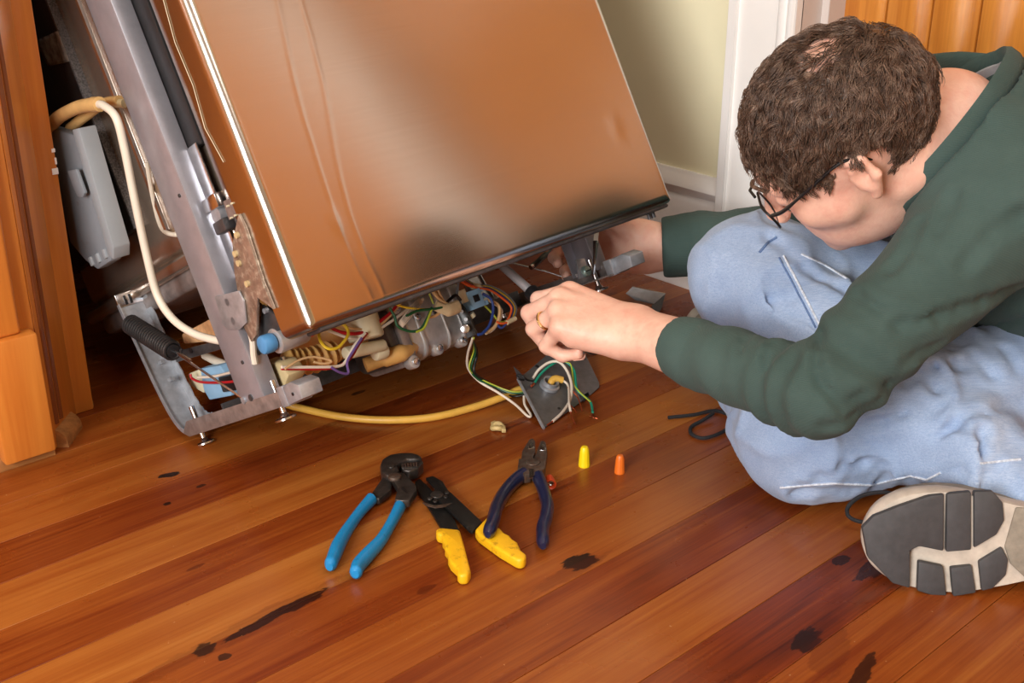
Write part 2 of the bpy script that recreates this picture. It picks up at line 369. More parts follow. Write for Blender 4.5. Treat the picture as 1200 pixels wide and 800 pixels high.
# worn chips of paint on the filler strip
for (zz, yy) in ((.33, 1.4195), (.318, 1.4195), (.345, 1.4195)):
    cpart(MB().box(.531+.004*sin(zz*900), .5372, yy-.0004, yy+.002, zz, zz+.004+.004*sin(zz*500)**2), 'paint_chip', M['white_paint'])
top = MB().box(-1.22, XW-.002, 1.362, YB-.01, .884, .922).build('worktop', M['molding'], bevel=.004); tag(top, 'wooden worktop running over the cabinet and the bay', 'worktop')
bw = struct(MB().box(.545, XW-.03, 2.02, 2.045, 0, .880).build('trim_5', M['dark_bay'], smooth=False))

# ================================================================== DISHWASHER (tipped back on its rear feet)
def brushed(name, base, rough, aniso):
    t = NT(name); v = t.coords('Object', (3, 400, 700)); n = t.noise(v, 1.0, 3, .6)
    v2 = t.coords('Object', (2, 2, 6)); n2 = t.noise(v2, 2.0, 3, .5)
    c = t.ramp(n, [(.3, tuple(q*.94 for q in base[:3])), (.7, base[:3])])
    mr = t.n('ShaderNodeMapRange'); mr.inputs[3].default_value = rough*.9; mr.inputs[4].default_value = rough*1.12; t.l(n2, mr.inputs[0])
    t.set(Base_Color=c, Metallic=1.0, Roughness=mr.outputs[0]); t.b.inputs['Anisotropic'].default_value = aniso
    tg = t.n('ShaderNodeTangent', direction_type='RADIAL', axis='Z'); t.l(tg.outputs[0], t.b.inputs['Tangent'])
    t.bump(n, .06, .0003); return t.m
M['stainless'] = brushed('brushed_stainless_door', (.54, .50, .445, 1), .215, .15)
M['tub_steel'] = simple('wood_tinted_stainless_tub', (.62, .50, .40, 1), .27, .9, .08, 8, bumpd=.0004, bscale=14)  # tub's warm base colour carries the brown reflection of the wood
M['liner_steel'] = simple('polished_stainless_liner', (.50, .43, .38, 1), .22, 1.0, .08, 8)

dw = empty('dishwasher', mat=Matrix(((*DR[0], DO[0]), (*DR[1], DO[1]), (*DR[2], DO[2]), (0, 0, 0, 1))))
tag(dw, 'stainless steel dishwasher tipped back out of its bay with its underside and wiring exposed', 'dishwasher')
def dp(mb, name, m, par=None, **kw): return mb.build(name, M[m] if isinstance(m, str) else m, par or dw, **kw)
def arc(cx, cy, r, a0, a1, n): return [(cx+r*cos(a), cy+r*sin(a)) for a in np.linspace(a0, a1, n)]

# ---- door: rounded steel skin with two long creases and a dent
def make_door():
    x0, x1, yf, yb, zb, zt, r = .004, .594, -.374, -.318, .063, .768, .011
    fx = np.linspace(x0+r, x1-r, 270)
    prof = [(x0, yb)] + [(x0, y) for y in (-.33, -.345, -.358)] + arc(x0+r, yf+r, r, pi, 1.5*pi, 8) + [(x, yf) for x in fx[1:-1]] + arc(x1-r, yf+r, r, 1.5*pi, 2*pi, 8) + [(x1, -.345), (x1, yb)]
    # cross-section outline (n) stacked up the height, bottom rounded over
    zs = []; ins = []
    for a in np.linspace(0, pi/2, 7): zs.append(zb+r*(1-sin(a))); ins.append(r*(1-cos(a)))
    for z in [zb+r+.002]+list(np.linspace(zb+r, zt, 70)[1:]): zs.append(z); ins.append(0)
    order = sorted(range(len(zs)), key=lambda i: zs[i]); n = len(prof); vs = []
    cr = [spline([dy(320, -20, yf), dy(352, 120, yf), dy(392, 250, yf), dy(418, 315, yf), dy(432, 340, yf)], 12), spline([dy(347, -20, yf), dy(377, 90, yf), dy(402, 220, yf), dy(425, 290, yf), dy(446, 335, yf)], 12)]
    for i in order:
        for (x, y) in prof:
            q = ins[i]; xx = min(max(x, x0+q), x1-q); yy = max(y, yf+q)
            if y < yf+1e-6 and q == 0:
                for ci, cv in enumerate(cr):
                    b = min(cv, key=lambda p: abs(p.z-zs[i]))
                    if abs(b.z-zs[i]) < .03: yy += -.00022*exp(-((x-b.x)/.0020)**2)
                c = dy(722, 150, yf); yy += .0012*exp(-((x-c[0])/.012)**2-((zs[i]-c[2])/.012)**2)
                c = dy(394, 262, yf); yy -= .0012*exp(-((x-c[0])/.006)**2-((zs[i]-c[2])/.006)**2)
                yy += .0012*noise.noise(Vector((x*5, zs[i]*2.2, 3.1)))
            vs.append((xx, yy, zs[i]))
    k = len(zs); fs = [(i*n+j, i*n+j+1, (i+1)*n+j+1, (i+1)*n+j) for i in range(k-1) for j in range(n-1)]
    fs += [(i*n+n-1, i*n, (i+1)*n, (i+1)*n+n-1) for i in range(k-1)] + [tuple(range(n))[::-1], tuple(range((k-1)*n, k*n))]
    return MB().add(vs, fs)
door = dp(make_door(), 'door', 'stainless', angle=60)
dp(MB().box(.02, .590, -.366, -.335, .0592, .064), 'bottom_trim', 'dark_steel', door, bevel=.003)
dp(MB().box(.016, .584, -.319, -.285, .098, .76), 'door_liner', 'liner_steel', door, bevel=.004)
MB_ = MB().tube([dx(190, -5, .003), dx(205, 50, .003), dx(226, 100, .003), dx(240, 150, .003), dx(262, 190, .003)], .0004, 6)
dp(MB_, 'glue_bead', 'milky', door)
# screws on the lower door lip
for q in ((757, 243), (762, 242)): 
    c = dy(*q, -.352); dp(MB().cyl((c[0], c[1], .052), (c[0], c[1], .062), .0028, 8), 'screw', 'dark_steel', door)

# ---- tub and its rim
tub = dp(MB().box(.032, .568, -.272, .205, .205, .762), 'tub', 'tub_steel', bevel=.020, seg=4)
dp(MB().box(.024, .576, -.262, .212, .188, .207), 'tub_lip', 'tub_steel', tub, bevel=.007, seg=3)
dp(MB().box(.034, .566, -.25, .19, .165, .19), 'tub_base', 'worn_steel', tub, bevel=.008, seg=3)
# steel crease ridges pressed in the tub's side
dp(MB().tube([(.031, -.105, .24), (.031, -.105, .75)], .0045, 8), 'pressed_rib', 'bright_steel', tub)
dp(MB().tube([(.031, -.14, .225), (.0315, -.142, .75)], .003, 8), 'pressed_rib', 'tub_steel', tub)
# ---- insulation blanket
bl = dp(MB().box(.0225, .032, -.042, .205, .262, .755), 'insulation_blanket', 'bitumen', bevel=.002)
dp(MB().box(.0215, .0325, -.0455, -.0415, .262, .755), 'frayed_edge', 'blanket_edge', bl)
tp = MB(); g = 9
a, b, c, d = dx(42, 48, .021), dx(68, 36, .021), dx(82, 72, .021), dx(56, 78, .021)
vs = []
for i in range(g):
    for j_ in range(g):
        u, w = i/(g-1), j_/(g-1); p = (a*(1-u)+b*u)*(1-w)+(d*(1-u)+c*u)*w
        vs.append((p[0]-.0015*abs(noise.noise(Vector((u*4, w*4, 0)))), p[1], p[2]))
tp.add(vs, [(i*g+j_, i*g+j_+1, (i+1)*g+j_+1, (i+1)*g+j_) for i in range(g-1) for j_ in range(g-1)])
to = dp(tp, 'clear_tape', 'tape', bl)
to.modifiers.new('s', 'SOLIDIFY').thickness = .0004

# ---- front side rails (square channel) with screws and door seal
def side_rail(x0, sgn):
    xs = lambda u: x0+sgn*u
    def bx(mb, u0, u1, y0, y1, z0, z1):
        a, b = sorted((xs(u0), xs(u1))); return mb.box(a, b, y0, y1, z0, z1)
    r = MB(); bx(r, 0, .0022, -.236, -.183, .012, .76); bx(r, 0, .023, -.2382, -.236, .012, .76); bx(r, .021, .0232, -.2382, -.258, .235, .76) if False else None
    bx(r, 0, .020, -.1852, -.183, .012, .76)
    rail = dp(r, 'side_rail', 'rail', bevel=.0009)
    f = MB(); bx(f, .0205, .0225, -.262, -.236, .150, .30); o = dp(f, 'rail_flange', 'bright_steel', rail, bevel=.0006)
    f = MB(); bx(f, .0225, .026, -.256, -.22, .236, .300); dp(f, 'striker_plate', 'galv', rail, bevel=.0008)
    s = MB(); bx(s, .024, .032, -.268, -.226, .296, .76); dp(s, 'door_seal', 'black_rubber', bevel=.003)
    for (y, z) in ((-.225, .255), (-.222, .06), (-.21, .02)):
        s = MB().cyl((xs(-.0015), y, z), (xs(.002), y, z), .0022 if z > .05 else .004, 10); dp(s, 'screw', 'dark_steel', rail)
    return rail
railL = side_rail(0.0, 1); railR = side_rail(.572, -1)
# latch roller between rail and door
dp(MB().cyl((.012, -.262, .218), (.030, -.262, .218), .010, 14), 'latch_roller', 'galv', railL)
dp(MB().box(.010, .028, -.278, -.245, .224, .240), 'latch_arm', 'bright_steel', railL, bevel=.002)
dp(MB().box(.010, .024, -.276, -.250, .198, .212), 'latch_arm', 'dark_steel', railL, bevel=.002)

# ---- hinge: galvanised bracket, riveted arm plate
hb = dp(MB().prism([tuple(dx(*q, -.001)[1:]) for q in ((253, 347), (281, 340), (287, 352), (290, 378), (282, 386), (268, 386), (262, 378))], 'x', -.003, -.0005), 'hinge_bracket', 'galv', bevel=.0008)
for q in ((266, 354), (273, 376)):
    c = dx(*q, -.003); dp(MB().lathe([(0.0005, -.003), (.0035, -.0028), (.0045, 0)], 12, Matrix.Translation(c) @ Matrix.Rotation(-pi/2, 4, 'Y') @ Matrix.Rotation(pi, 4, 'X') @ Matrix.Scale(-1, 4, (0, 0, 1))), 'rivet', 'galv', hb)
M['hinge_plate'] = simple('hinge_plate_glue_residue', srgb(150, 128, 112), .4, .45, .3, 70, bumpd=.001, bscale=120, dirt=srgb(206, 196, 176), dirt_amt=.5)
hpt = [(281, 250), (289, 268), (298, 296), (309, 330), (322, 362), (303, 348), (302, 392), (296, 400), (288, 384), (282, 352), (276, 318), (274, 284)]
hp = dp(MB().prism([tuple(dx(*q, .002)[1:]) for q in hpt], 'x', .000, .004), 'hinge_plate', M['hinge_plate'], bevel=.0008)
for q in ((279, 275), (277, 297), (281, 308), (291, 332)):
    c = dx(*q, 0); dp(MB().cyl((-.003, c[1], c[2]), (.001, c[1], c[2]), .0035, 10, M=None), 'rivet', 'ivory', hp)
hl = MB()
for q in ((268, 241), (273, 238), (277, 252), (272, 255)):
    c = dx(*q, .0045); hl.cyl((.002, c[1], c[2]), (.006, c[1], c[2]), .0011, 8)
lp = [(261, 236), (274, 229), (281, 252), (268, 258)]
ln_ = dp(MB().prism([tuple(dx(*q, .005)[1:]) for q in lp], 'x', .005, .008), 'latch_cover', 'worn_steel', bevel=.0008)
dp(hl, 'cover_holes', 'milky', ln_)
dp(MB().prism([tuple(dx(*q, .012)[1:]) for q in ((307, 357), (333, 378), (325, 388), (300, 420))], 'x', .012, .015), 'hinge_gusset', 'dark_steel', bevel=.0006)
dp(MB().cyl((.008, *dx(311, 364, .01)[1:]), (.013, *dx(311, 364, .01)[1:]), .003, 10), 'rivet', 'galv', hp)
dp(MB().tube(spline([dx(293, 388, .004), dx(296, 400, .004), dx(297, 415, .004), dx(299, 426, .004)], 6), .0036, 8), 'hinge_pin_sleeve', 'white_hose')

# ---- grey plastic air-gap duct on the side, hoses
vd = MB()
vo = [tuple(dx(*q, -.012)[1:]) for q in ((57, 150), (88, 158), (129, 292), (130, 306), (114, 316), (100, 306), (82, 285), (71, 240))]
vd.prism(vo, 'x', -.012, .004)
duct = dp(vd, 'air_gap_duct', 'grey_plastic', bevel=.003)
fl = [tuple(dx(*q, -.016)[1:]) for q in ((84, 152), (92, 150), (133, 290), (133, 304), (126, 300), (124, 290))]
M['grey_light'] = simple('light_grey_plastic', srgb(150, 156, 160), .4, 0, .05, 20)
dp(MB().prism(fl, 'x', -.016, .006), 'duct_rim', M['grey_light'], duct, bevel=.0015)
dp(MB().prism([tuple(dx(*q, -.021)[1:]) for q in ((80, 200), (90, 198), (100, 226), (98, 231), (92, 230), (86, 217))], 'x', -.0225, -.018), 'latch', 'grey_plastic', duct, bevel=.001)
for q in ((108, 306), (116, 302), (124, 297)):
    c = dx(*q, -.012); dp(MB().box(-.015, .004, c[1]-.004, c[1]+.004, c[2]-.006, c[2]+.006), 'tooth', M['grey_light'], duct, bevel=.0015)
eh = spline([dx(57, 152, -.010), dx(68, 138, -.012), dx(88, 127, -.014), dx(104, 123, -.016), dx(117, 122, -.016)], 8)
elb = dp(MB().tube(eh, [.0078]*(len(eh)-6)+[.0072]*6, 12), 'elbow_hose', 'tan_rubber')
dp(MB().tube([eh[-6], eh[-1]], .0086, 12), 'hose_cuff', 'tan_rubber', elb)
dp(MB().tube(spline([dx(82, 150, .006), dx(95, 140, .004), dx(120, 122, .008), dx(140, 118, .012)], 6), .0062, 10), 'branch_hose', 'tan_rubber')
dp(MB().cyl(dx(134, 121, .010), dx(146, 121, .014), .0052, 10), 'hose_nipple', 'ivory')
wh = spline([dx(114, 122, -.016), dx(122, 124, -.018), dx(136, 138, -.018), dx(146, 175, -.016), dx(158, 235, -.014), dx(172, 300, -.012), dx(184, 345, -.010), dx(202, 373, -.008), dx(226, 390, -.002), dx(252, 398, .006), dx(285, 402, .018)], 8)
dp(MB().tube(wh, .0047, 10), 'drain_hose', 'white_hose')
dp(MB().tube(spline([dx(172, 190, .028), dx(180, 235, .028), dx(190, 268, .028), dx(206, 275, .026), dx(207, 272, .026)], 6), .0028, 8), 'overflow_hose', 'white_hose')

# ---- base frame of each side: rear leg bent into a bottom rail, levelling feet
def base_frame(x0, sgn):
    X = lambda u: x0+sgn*u
    path = [(X(.0), y, z) for y, z in ((.040, .186), (.0345, .150), (.029, .110), (.023, .070), (.014, .035), (.002, .014), (-.014, .003), (-.03, 0.0))]
    sp = spline(path, 5)
    web = MB(); prof_w = .036
    # curved web (faces forward) plus thin outer edge flange and wavy inner flange
    vs = []; n = len(sp)
    for i, p in enumerate(sp):
        t = (sp[min(i+1, n-1)]-sp[max(i-1, 0)]).normalized(); nn = Vector((0, -t.z, t.y)); nn = nn if nn.y < 0 else -nn
        if i > n-10: nn = Vector((0, t.z, -t.y)); nn = nn if nn.z > 0 else -nn
        w = .017+.0012*sin(i*1.9)
        vs += [p+nn*.006, p, p+Vector((sgn*prof_w, 0, 0)), p+Vector((sgn*prof_w, 0, 0))+nn*w, p+Vector((sgn*(prof_w-.0015), 0, 0))+nn*w, p+Vector((sgn*(prof_w-.0015), 0, 0))+nn*.0016, p+Vector((sgn*.0015, 0, 0))+nn*.0016, p+Vector((sgn*.0015, 0, 0))+nn*.006]
    m = 8; web.add(vs, [(i*m+q, i*m+(q+1) % m, (i+1)*m+(q+1) % m, (i+1)*m+q) for i in range(n-1) for q in range(m)]+[tuple(range(m))[::-1], tuple(range((n-1)*m, n*m))])
    leg = dp(web, 'rear_leg', 'galv', angle=30)
    pl = MB(); a, b = sorted((X(0), X(.036))); pl.box(a, b, .036, .039, .182, .200); dp(pl, 'leg_plate', 'bright_steel', leg, bevel=.001)
    for u in (.010, .017):
        s = MB(); a, b = sorted((X(u), X(u+.004))); s.box(a, b, .035, .0365, .184, .196); dp(s, 'slot', 'black_plastic', leg, bevel=.0008)
    for z in (.10, .075):
        dp(MB().cyl((X(.02), .028-.3*(.11-z), z), (X(.02), .018-.3*(.11-z), z), .003, 8), 'rivet', 'galv', leg)
    br = MB(); a, b = sorted((X(-.0005), X(.0018)))
    br.prism([(-.008, .006), (-.022, -.0005), (-.285, -.0005), (-.285, .0165), (-.045, .019), (-.028, .019)], 'x', a, b)
    a, b = sorted((X(0), X(.034))); br.box(a, b, -.285, -.02, -.0005, .0014)
    bar = dp(br, 'base_rail', 'worn_steel', bevel=.0005)
    e = MB(); a, b = sorted((X(-.0016), X(.030))); e.box(a, b, -.286, -.272, -.002, .021); dp(e, 'rail_clamp', 'galv', bar, bevel=.0012)
    e = MB(); a, b = sorted((X(-.0012), X(.026))); e.prism([(-.286, -.001), (-.318, .001), (-.320, .016), (-.306, .022), (-.286, .020)], 'x', a, b); tb = dp(e, 'front_tab', 'galv', bar, bevel=.0012)
    dp(MB().cyl((X(-.002), -.303, .009), (X(-.0008), -.303, .009), .002, 8), 'hole', 'black_plastic', tb)
    for (u, y, zt_) in ((.017, -.020, .034), (.017, -.236, .03)):
        ft = MB(); ft.lathe([(.0005, -.0165), (.0125, -.016), (.0125, -.0140), (.010, -.0125), (.006, -.0120), (.0045, -.009), (.0036, -.008), (.0036, zt_), (.0005, zt_+.0005)], 16, Matrix.Translation((X(u), y, 0)))
        dp(ft, 'levelling_foot', 'bright_steel', bar, angle=30)
    return bar
base_frame(0.0, 1); base_frame(.560, -1)
# cross braces
dp(MB().prism([tuple(dx(*q, .03)[1:]) for q in ((205, 412), (262, 397), (262, 408), (208, 424))], 'x', .028, .032), 'brace', 'dark_steel', bevel=.001)
dp(MB().cyl((.0265, *dx(226, 410, .03)[1:]), (.0285, *dx(226, 410, .03)[1:]), .0035, 12), 'brace_hole', 'black_plastic')
dp(MB().box(.03, .54, -.075, -.070, -.001, .024), 'cross_member', 'dark_steel', bevel=.001)
# ---- door spring with pull wire
def door_spring(x, mirror=False):
    a = Vector((x, .026, .158)); b = Vector((x, -.062, .104)); ax = (b-a); L = ax.length; ax.normalize(); u = Vector((1, 0, 0)); w = ax.cross(u)
    turns = 20; pts = [a+ax*(L*i/(turns*14))+u*(.0108*cos(2*pi*i/14))+w*(.0108*sin(2*pi*i/14)) for i in range(turns*14+1)]
    s = dp(MB().tube(pts, .0023, 6), 'door_spring', 'spring_black')
    dp(MB().cyl(a, b, .0085, 14), 'spring_core', 'black_rubber', s)
    e = Vector((x-.001, -.192, .020)); q = b+ax*.014
    dp(MB().tube(spline([b-ax*.004, b+ax*.010, q, q+(e-q)*.2, e], 6), .0014, 8), 'pull_wire', 'bright_steel', s)
    dp(MB().tube([b+ax*.006+Vector((0, 0, .002)), b+ax*.03+(e-q).normalized()*.012+Vector((0, 0, .003))], .0017, 8), 'spring_hook', 'bright_steel', s)
    dp(MB().cyl((x-.004, -.192, .020), (x+.003, -.192, .020), .0042, 12), 'wire_anchor', 'galv', s)
    return s
door_spring(.002)
# tan foam pad tucked under the tub
fo = MB().prism([tuple(dx(*q, .045)[1:]) for q in ((216, 390), (250, 372), (268, 378), (262, 398), (219, 402))], 'x', .04, .09); dp(fo, 'foam_pad', 'foam', bevel=.003)

# ---- water valve connector cluster at the left (light blue plug, black body, wires)
vx = .050
vc = dp(MB().prism([tuple(dx(*q, vx)[1:]) for q in ((239, 430), (262, 426), (272, 440), (276, 462), (250, 467), (243, 455))], 'x', vx-.006, vx+.022), 'water_valve_plug', 'blue_conn', bevel=.002)
dp(MB().prism([tuple(dx(*q, vx)[1:]) for q in ((222, 437), (240, 430), (244, 452), (241, 460), (223, 450))], 'x', vx-.003, vx+.018), 'valve_nozzle', 'milky', vc, bevel=.002)
dp(MB().prism([tuple(dx(*q, vx-.008)[1:]) for q in ((258, 441), (276, 438), (280, 456), (264, 459))], 'x', vx-.012, vx-.004), 'valve_body', 'black_plastic', vc, bevel=.002)
for (q, cc) in ((((232, 442), (250, 441), (272, 436), (300, 430)), 'w_white'), (((223, 438), (226, 444), (240, 448), (272, 447), (300, 440)), 'w_red')):
    dp(MB().tube(spline([dx(*a, vx-.016) for a in q], 6), .0017, 7), 'wire', cc)
dp(MB().tube(spline([dx(240, 416, .06), dx(256, 424, .06), dx(275, 430, .06), dx(300, 430, .07)], 6), .0055, 10), 'inlet_hose', 'white_hose')
for q in (((296, 448), (302, 455), (306, 466), (305, 478)), ((292, 452), (298, 462), (301, 472), (298, 480)), ((300, 436), (308, 452), (311, 466), (310, 474))):
    dp(MB().tube(spline([dx(*a, .02) for a in q], 6), .0022, 8), 'tube_end', 'white_hose')

# ---- solenoid with blue cap and coral plug
sy = -.285
so = dp(MB().cyl(dy(322, 400, sy), dy(356, 386, sy), .0145, 20), 'solenoid', 'cast', bevel=.002)
dp(MB().cyl(dy(306, 405, sy), dy(321, 400, sy), .0105, 14), 'solenoid_cap', 'blue_cap', so, bevel=.003)
dp(MB().box(*(lambda c: (c[0]-.005, c[0]+.005, c[1]-.006, c[1]+.006, c[2]-.011, c[2]+.010))(dy(358, 385, sy))), 'plug', 'red_plastic', so, bevel=.002)
dp(MB().cyl(dy(349, 381, sy-.012), dy(353, 380, sy-.012), .003, 8), 'terminal', 'white_hose', so)
dp(MB().prism([tuple(dx(*q, .03)[1:]) for q in ((303, 425), (326, 425), (338, 440), (330, 462), (308, 455))], 'x', .03, .055), 'drain_valve', 'cab_dark' if False else 'ivory', bevel=.003)
# corrugated drain hose
ch = [dy(x, y, -.21) for x, y in ((334, 424), (352, 424), (372, 420), (392, 412))]; cs = spline(ch, 14)
dp(MB().tube(cs, [.0135+.0035*sin(i*1.05) for i in range(len(cs))], 14), 'corrugated_hose', 'cream_plastic', angle=60)
dp(MB().cyl(dy(331, 418, -.235), dy(336, 434, -.235), .0028, 8), 'hose_clip', 'bright_steel')
# ---- sump and pump body (yellowed and milky mouldings), motor casting
sm = MB(); c = dy(412, 392, -.19)
sm.lathe([(.002, -.060), (.036, -.058), (.050, -.045), (.054, -.02), (.056, .02), (.075, .05), (.082, .062), (.002, .064)], 26, Matrix.Translation((c[0]+.01, c[1]+.055, c[2]+.035)))
sump = dp(sm, 'sump', 'cream_plastic', angle=50)
dp(MB().tube(spline([dy(428, 428, -.2), dy(450, 420, -.21), dy(474, 412, -.22), dy(492, 402, -.2)], 8), [.009]*8+[.011]*8+[.009]*9, 14), 'sump_outlet', 'cream_plastic', sump)
dp(MB().cyl(dy(418, 352, -.235), dy(430, 398, -.235), .019, 20, .022), 'pump_chamber', 'milky', sump, bevel=.004)
dp(MB().cyl(dy(404, 414, -.24), dy(450, 404, -.235), .0075, 14), 'pump_spigot', 'milky', sump, bevel=.002)
dp(MB().cyl(dy(438, 414, -.225), dy(452, 410, -.225), .010, 14), 'pump_spigot', 'milky', sump, bevel=.003)
dp(MB().cyl(dy(422, 358, -.24), dy(430, 356, -.24), .008, 12), 'pump_port', 'milky', sump, bevel=.002)
# motor: faceted casting along x with ribs, lugs and bolts
def rr(cx, cz, hx, hz, r, n=5):
    o = []
    for (sx_, sz_, a0) in ((1, 1, 0), (-1, 1, pi/2), (-1, -1, pi), (1, -1, 1.5*pi)):
        o += arc(cx+sx_*(hx-r), cz+sz_*(hz-r), r, a0, a0+pi/2, n)
    return o
mc = dy(508, 384, -.205); mot = MB(); mot.prism(rr(mc[1]+.03, mc[2]+.012, .046, .042, .020), 'x', mc[0]-.052, mc[0]+.050)
motor = dp(mot, 'pump_motor', 'cast', bevel=.005, seg=3)
dp(MB().prism(rr(mc[1]+.03, mc[2]+.014, .050, .047, .016), 'x', mc[0]-.066, mc[0]-.052), 'motor_flange', 'worn_steel', motor, bevel=.002)
dp(MB().prism(rr(mc[1]+.03, mc[2]+.014, .044, .040, .016), 'x', mc[0]-.080, mc[0]-.066), 'motor_gasket', 'dark_steel', motor, bevel=.002)
for (ox, oy, oz) in ((-.059, -.020, -.030), (-.059, -.022, .040), (.030, -.010, -.028), (-.03, -.016, .02), (-.012, -.012, -.026), (.044, -.012, .006)):
    c = Vector((mc[0]+ox, mc[1]+oy, mc[2]+oz))
    lg = dp(MB().cyl(c+Vector((0, .014, 0)), c, .0085, 14), 'bolt_boss', 'cast', motor, bevel=.002)
    dp(MB().cyl(c, c+Vector((0, -.004, 0)), .0046, 6), 'bolt', 'bright_steel', motor, bevel=.0008)
for (ox, w_) in ((-.034, .005), (.006, .003), (.030, .005)):
    dp(MB().prism(rr(mc[1]+.03, mc[2]+.012, .0485, .0445, .020), 'x', mc[0]+ox, mc[0]+ox+w_), 'motor_rib', 'cast', motor, bevel=.001)
dp(MB().box(mc[0]-.004, mc[0]+.012, mc[1]-.0185, mc[1]-.014, mc[2]+.014, mc[2]+.024), 'motor_window', 'black_plastic', motor, bevel=.001)
dp(MB().box(mc[0]-.045, mc[0]+.055, mc[1]-.008, mc[1]+.07, mc[2]+.046, mc[2]+.075), 'motor_mount', 'worn_steel', motor, bevel=.004)
# black terminal strip and plug, light blue plug
by_ = -.235
ts = dp(MB().tube([dy(538, 358, by_), dy(546, 372, by_), dy(554, 394, by_)], [.0065, .0085, .0095], 4), 'terminal_strip', 'black_plastic', bevel=.001)
for q in ((541, 365), (546, 374)): dp(MB().cyl(dy(*q, by_-.008), dy(*q, by_-.0105), .0025, 8), 'terminal_screw', 'galv', ts)
dp(MB().cyl(dy(545, 385, by_-.006), dy(545, 385, by_-.012), .006, 14), 'ground_screw', 'bright_steel', ts, bevel=.001)
c = dy(555, 351, by_); cb = MB(); cb.box(c[0]-.012, c[0]+.010, c[1]-.008, c[1]+.012, c[2]-.012, c[2]+.012)
bp = dp(cb, 'connector_plug', 'blue_conn', bevel=.0015)
dp(MB().box(c[0]-.006, c[0]+.003, c[1]-.0095, c[1]-.007, c[2]-.004, c[2]+.005), 'plug_latch', 'black_plastic', bp, bevel=.0008)
for z in (-.009, 0, .009): dp(MB().box(c[0]+.010, c[0]+.017, c[1]-.006, c[1]+.004, c[2]+z-.003, c[2]+z+.003), 'plug_pin', 'blue_conn', bp, bevel=.0008)
dp(MB().cyl(dy(540, 340, by_), dy(546, 354, by_), .0055, 10), 'plug_sleeve', 'milky', bp)
dp(MB().cyl(dy(551, 368, by_), dy(554, 372, by_), .0052, 10), 'plug_sleeve', 'milky', bp)
# wiring loom: every wire a part
def wire(pts, c, r=.0016, plane=-.25, name='wire'):
    return dp(MB().tube(spline([dy(p[0], p[1], p[2] if len(p) > 2 else plane) for p in pts], 7), r, 7), name, c)
wire([(372, 376), (375, 398, -.262), (384, 408, -.268), (396, 407, -.268), (406, 396, -.266), (408, 388, -.262), (402, 380, -.258), (388, 379), (374, 377)], 'w_yellow', .0019)
wire([(352, 388), (366, 380), (378, 372), (392, 386), (412, 391), (428, 388), (446, 376), (462, 362), (474, 340)], 'w_red', .0022)
wire([(352, 386), (376, 374), (400, 382), (428, 386), (446, 380), (464, 362), (476, 345)], 'w_tan', .0017)
wire([(374, 384), (392, 390), (410, 396), (430, 396), (444, 386), (462, 374), (478, 362), (496, 350)], 'w_white', .0018)
wire([(330, 430), (360, 430), (396, 429), (406, 422), (416, 404), (428, 390)], 'w_white', .0018, -.262)
wire([(330, 432), (372, 432), (394, 430), (410, 420), (420, 404), (430, 390)], 'w_red', .0018, -.258)
wire([(388, 430), (398, 436), (408, 437), (407, 424), (416, 408), (424, 396)], 'w_purple', .0016, -.264)
wire([(334, 432), (350, 422), (366, 418), (384, 421), (388, 424), (380, 426), (368, 424)], 'w_tan', .0014, -.268)
wire([(444, 346), (452, 354), (462, 370), (466, 382), (480, 388), (492, 386), (500, 374), (506, 360)], 'w_green', .0017, -.27)
wire([(448, 348), (468, 358), (490, 362), (510, 362)], 'w_yellow', .0014, -.27)
wire([(488, 389), (497, 384), (503, 370), (506, 362)], 'w_yg', .0014, -.272)
wire([(476, 370), (490, 364), (508, 362), (518, 360)], 'w_green', .0016, -.272)
wire([(500, 326), (502, 340), (508, 356)], 'w_yg', .0012, -.26)
for i, q in enumerate((((507, 334), (512, 344), (520, 354)), ((510, 332), (516, 346), (522, 356)), ((506, 340), (514, 350), (524, 356)))): wire(q, 'w_tan', .0018, -.262-.003*i)
wire([(502, 372), (510, 370), (518, 364)], 'w_tan', .0018, -.265)
wire([(538, 322), (536, 340), (534, 354)], 'w_grey', .0018, -.25)
wire([(530, 322), (546, 333), (556, 336)], 'w_orange', .0018, -.245)
for i, (cc, o) in enumerate((('w_grey', 0), ('w_yellow', 3), ('w_blue', 5.5), ('w_orange', 8))):
    wire([(536, 320+o*.5), (556, 333+o*.4), (574, 335+o*.6), (592, 344+o), (604-o*.6, 358+o*.3), (603-o*.7, 370), (597-o*.4, 376)], cc, .0015, -.235-.002*i)
wire([(596, 376), (588, 384), (582, 380)], 'w_blue', .0015, -.24); wire([(597, 377), (588, 379), (582, 377)], 'w_orange', .0015, -.242); wire([(597, 374), (586, 377), (576, 366), (568, 358)], 'w_yg', .0013, -.22)
wire([(566, 344), (575, 350), (578, 362), (574, 380), (566, 390), (560, 392)], 'w_blue', .0019, -.245)
wire([(572, 350), (584, 358), (585, 370), (580, 382), (570, 390)], 'w_tan', .0022, -.24); wire([(573, 352), (587, 362), (586, 374), (578, 386), (569, 391)], 'w_white', .0016, -.238)
wire([(540, 352), (534, 346), (528, 350), (522, 356)], 'w_black', .002, -.252)
dp(MB().cyl(dy(553, 335, -.238), dy(562, 336, -.238), .0042, 10), 'tape_wrap', 'mask_tape'); dp(MB().cyl(dy(594, 378, -.242), dy(604, 373, -.242), .0032, 10), 'tape_wrap', 'mask_tape')
dp(MB().tube(spline([dy(510, 358, -.268), dy(524, 363, -.27), dy(537, 359, -.266)], 5), [.0065]*5+[.0082]*6, 10, sq=.6), 'tape_wrap', 'mask_tape')
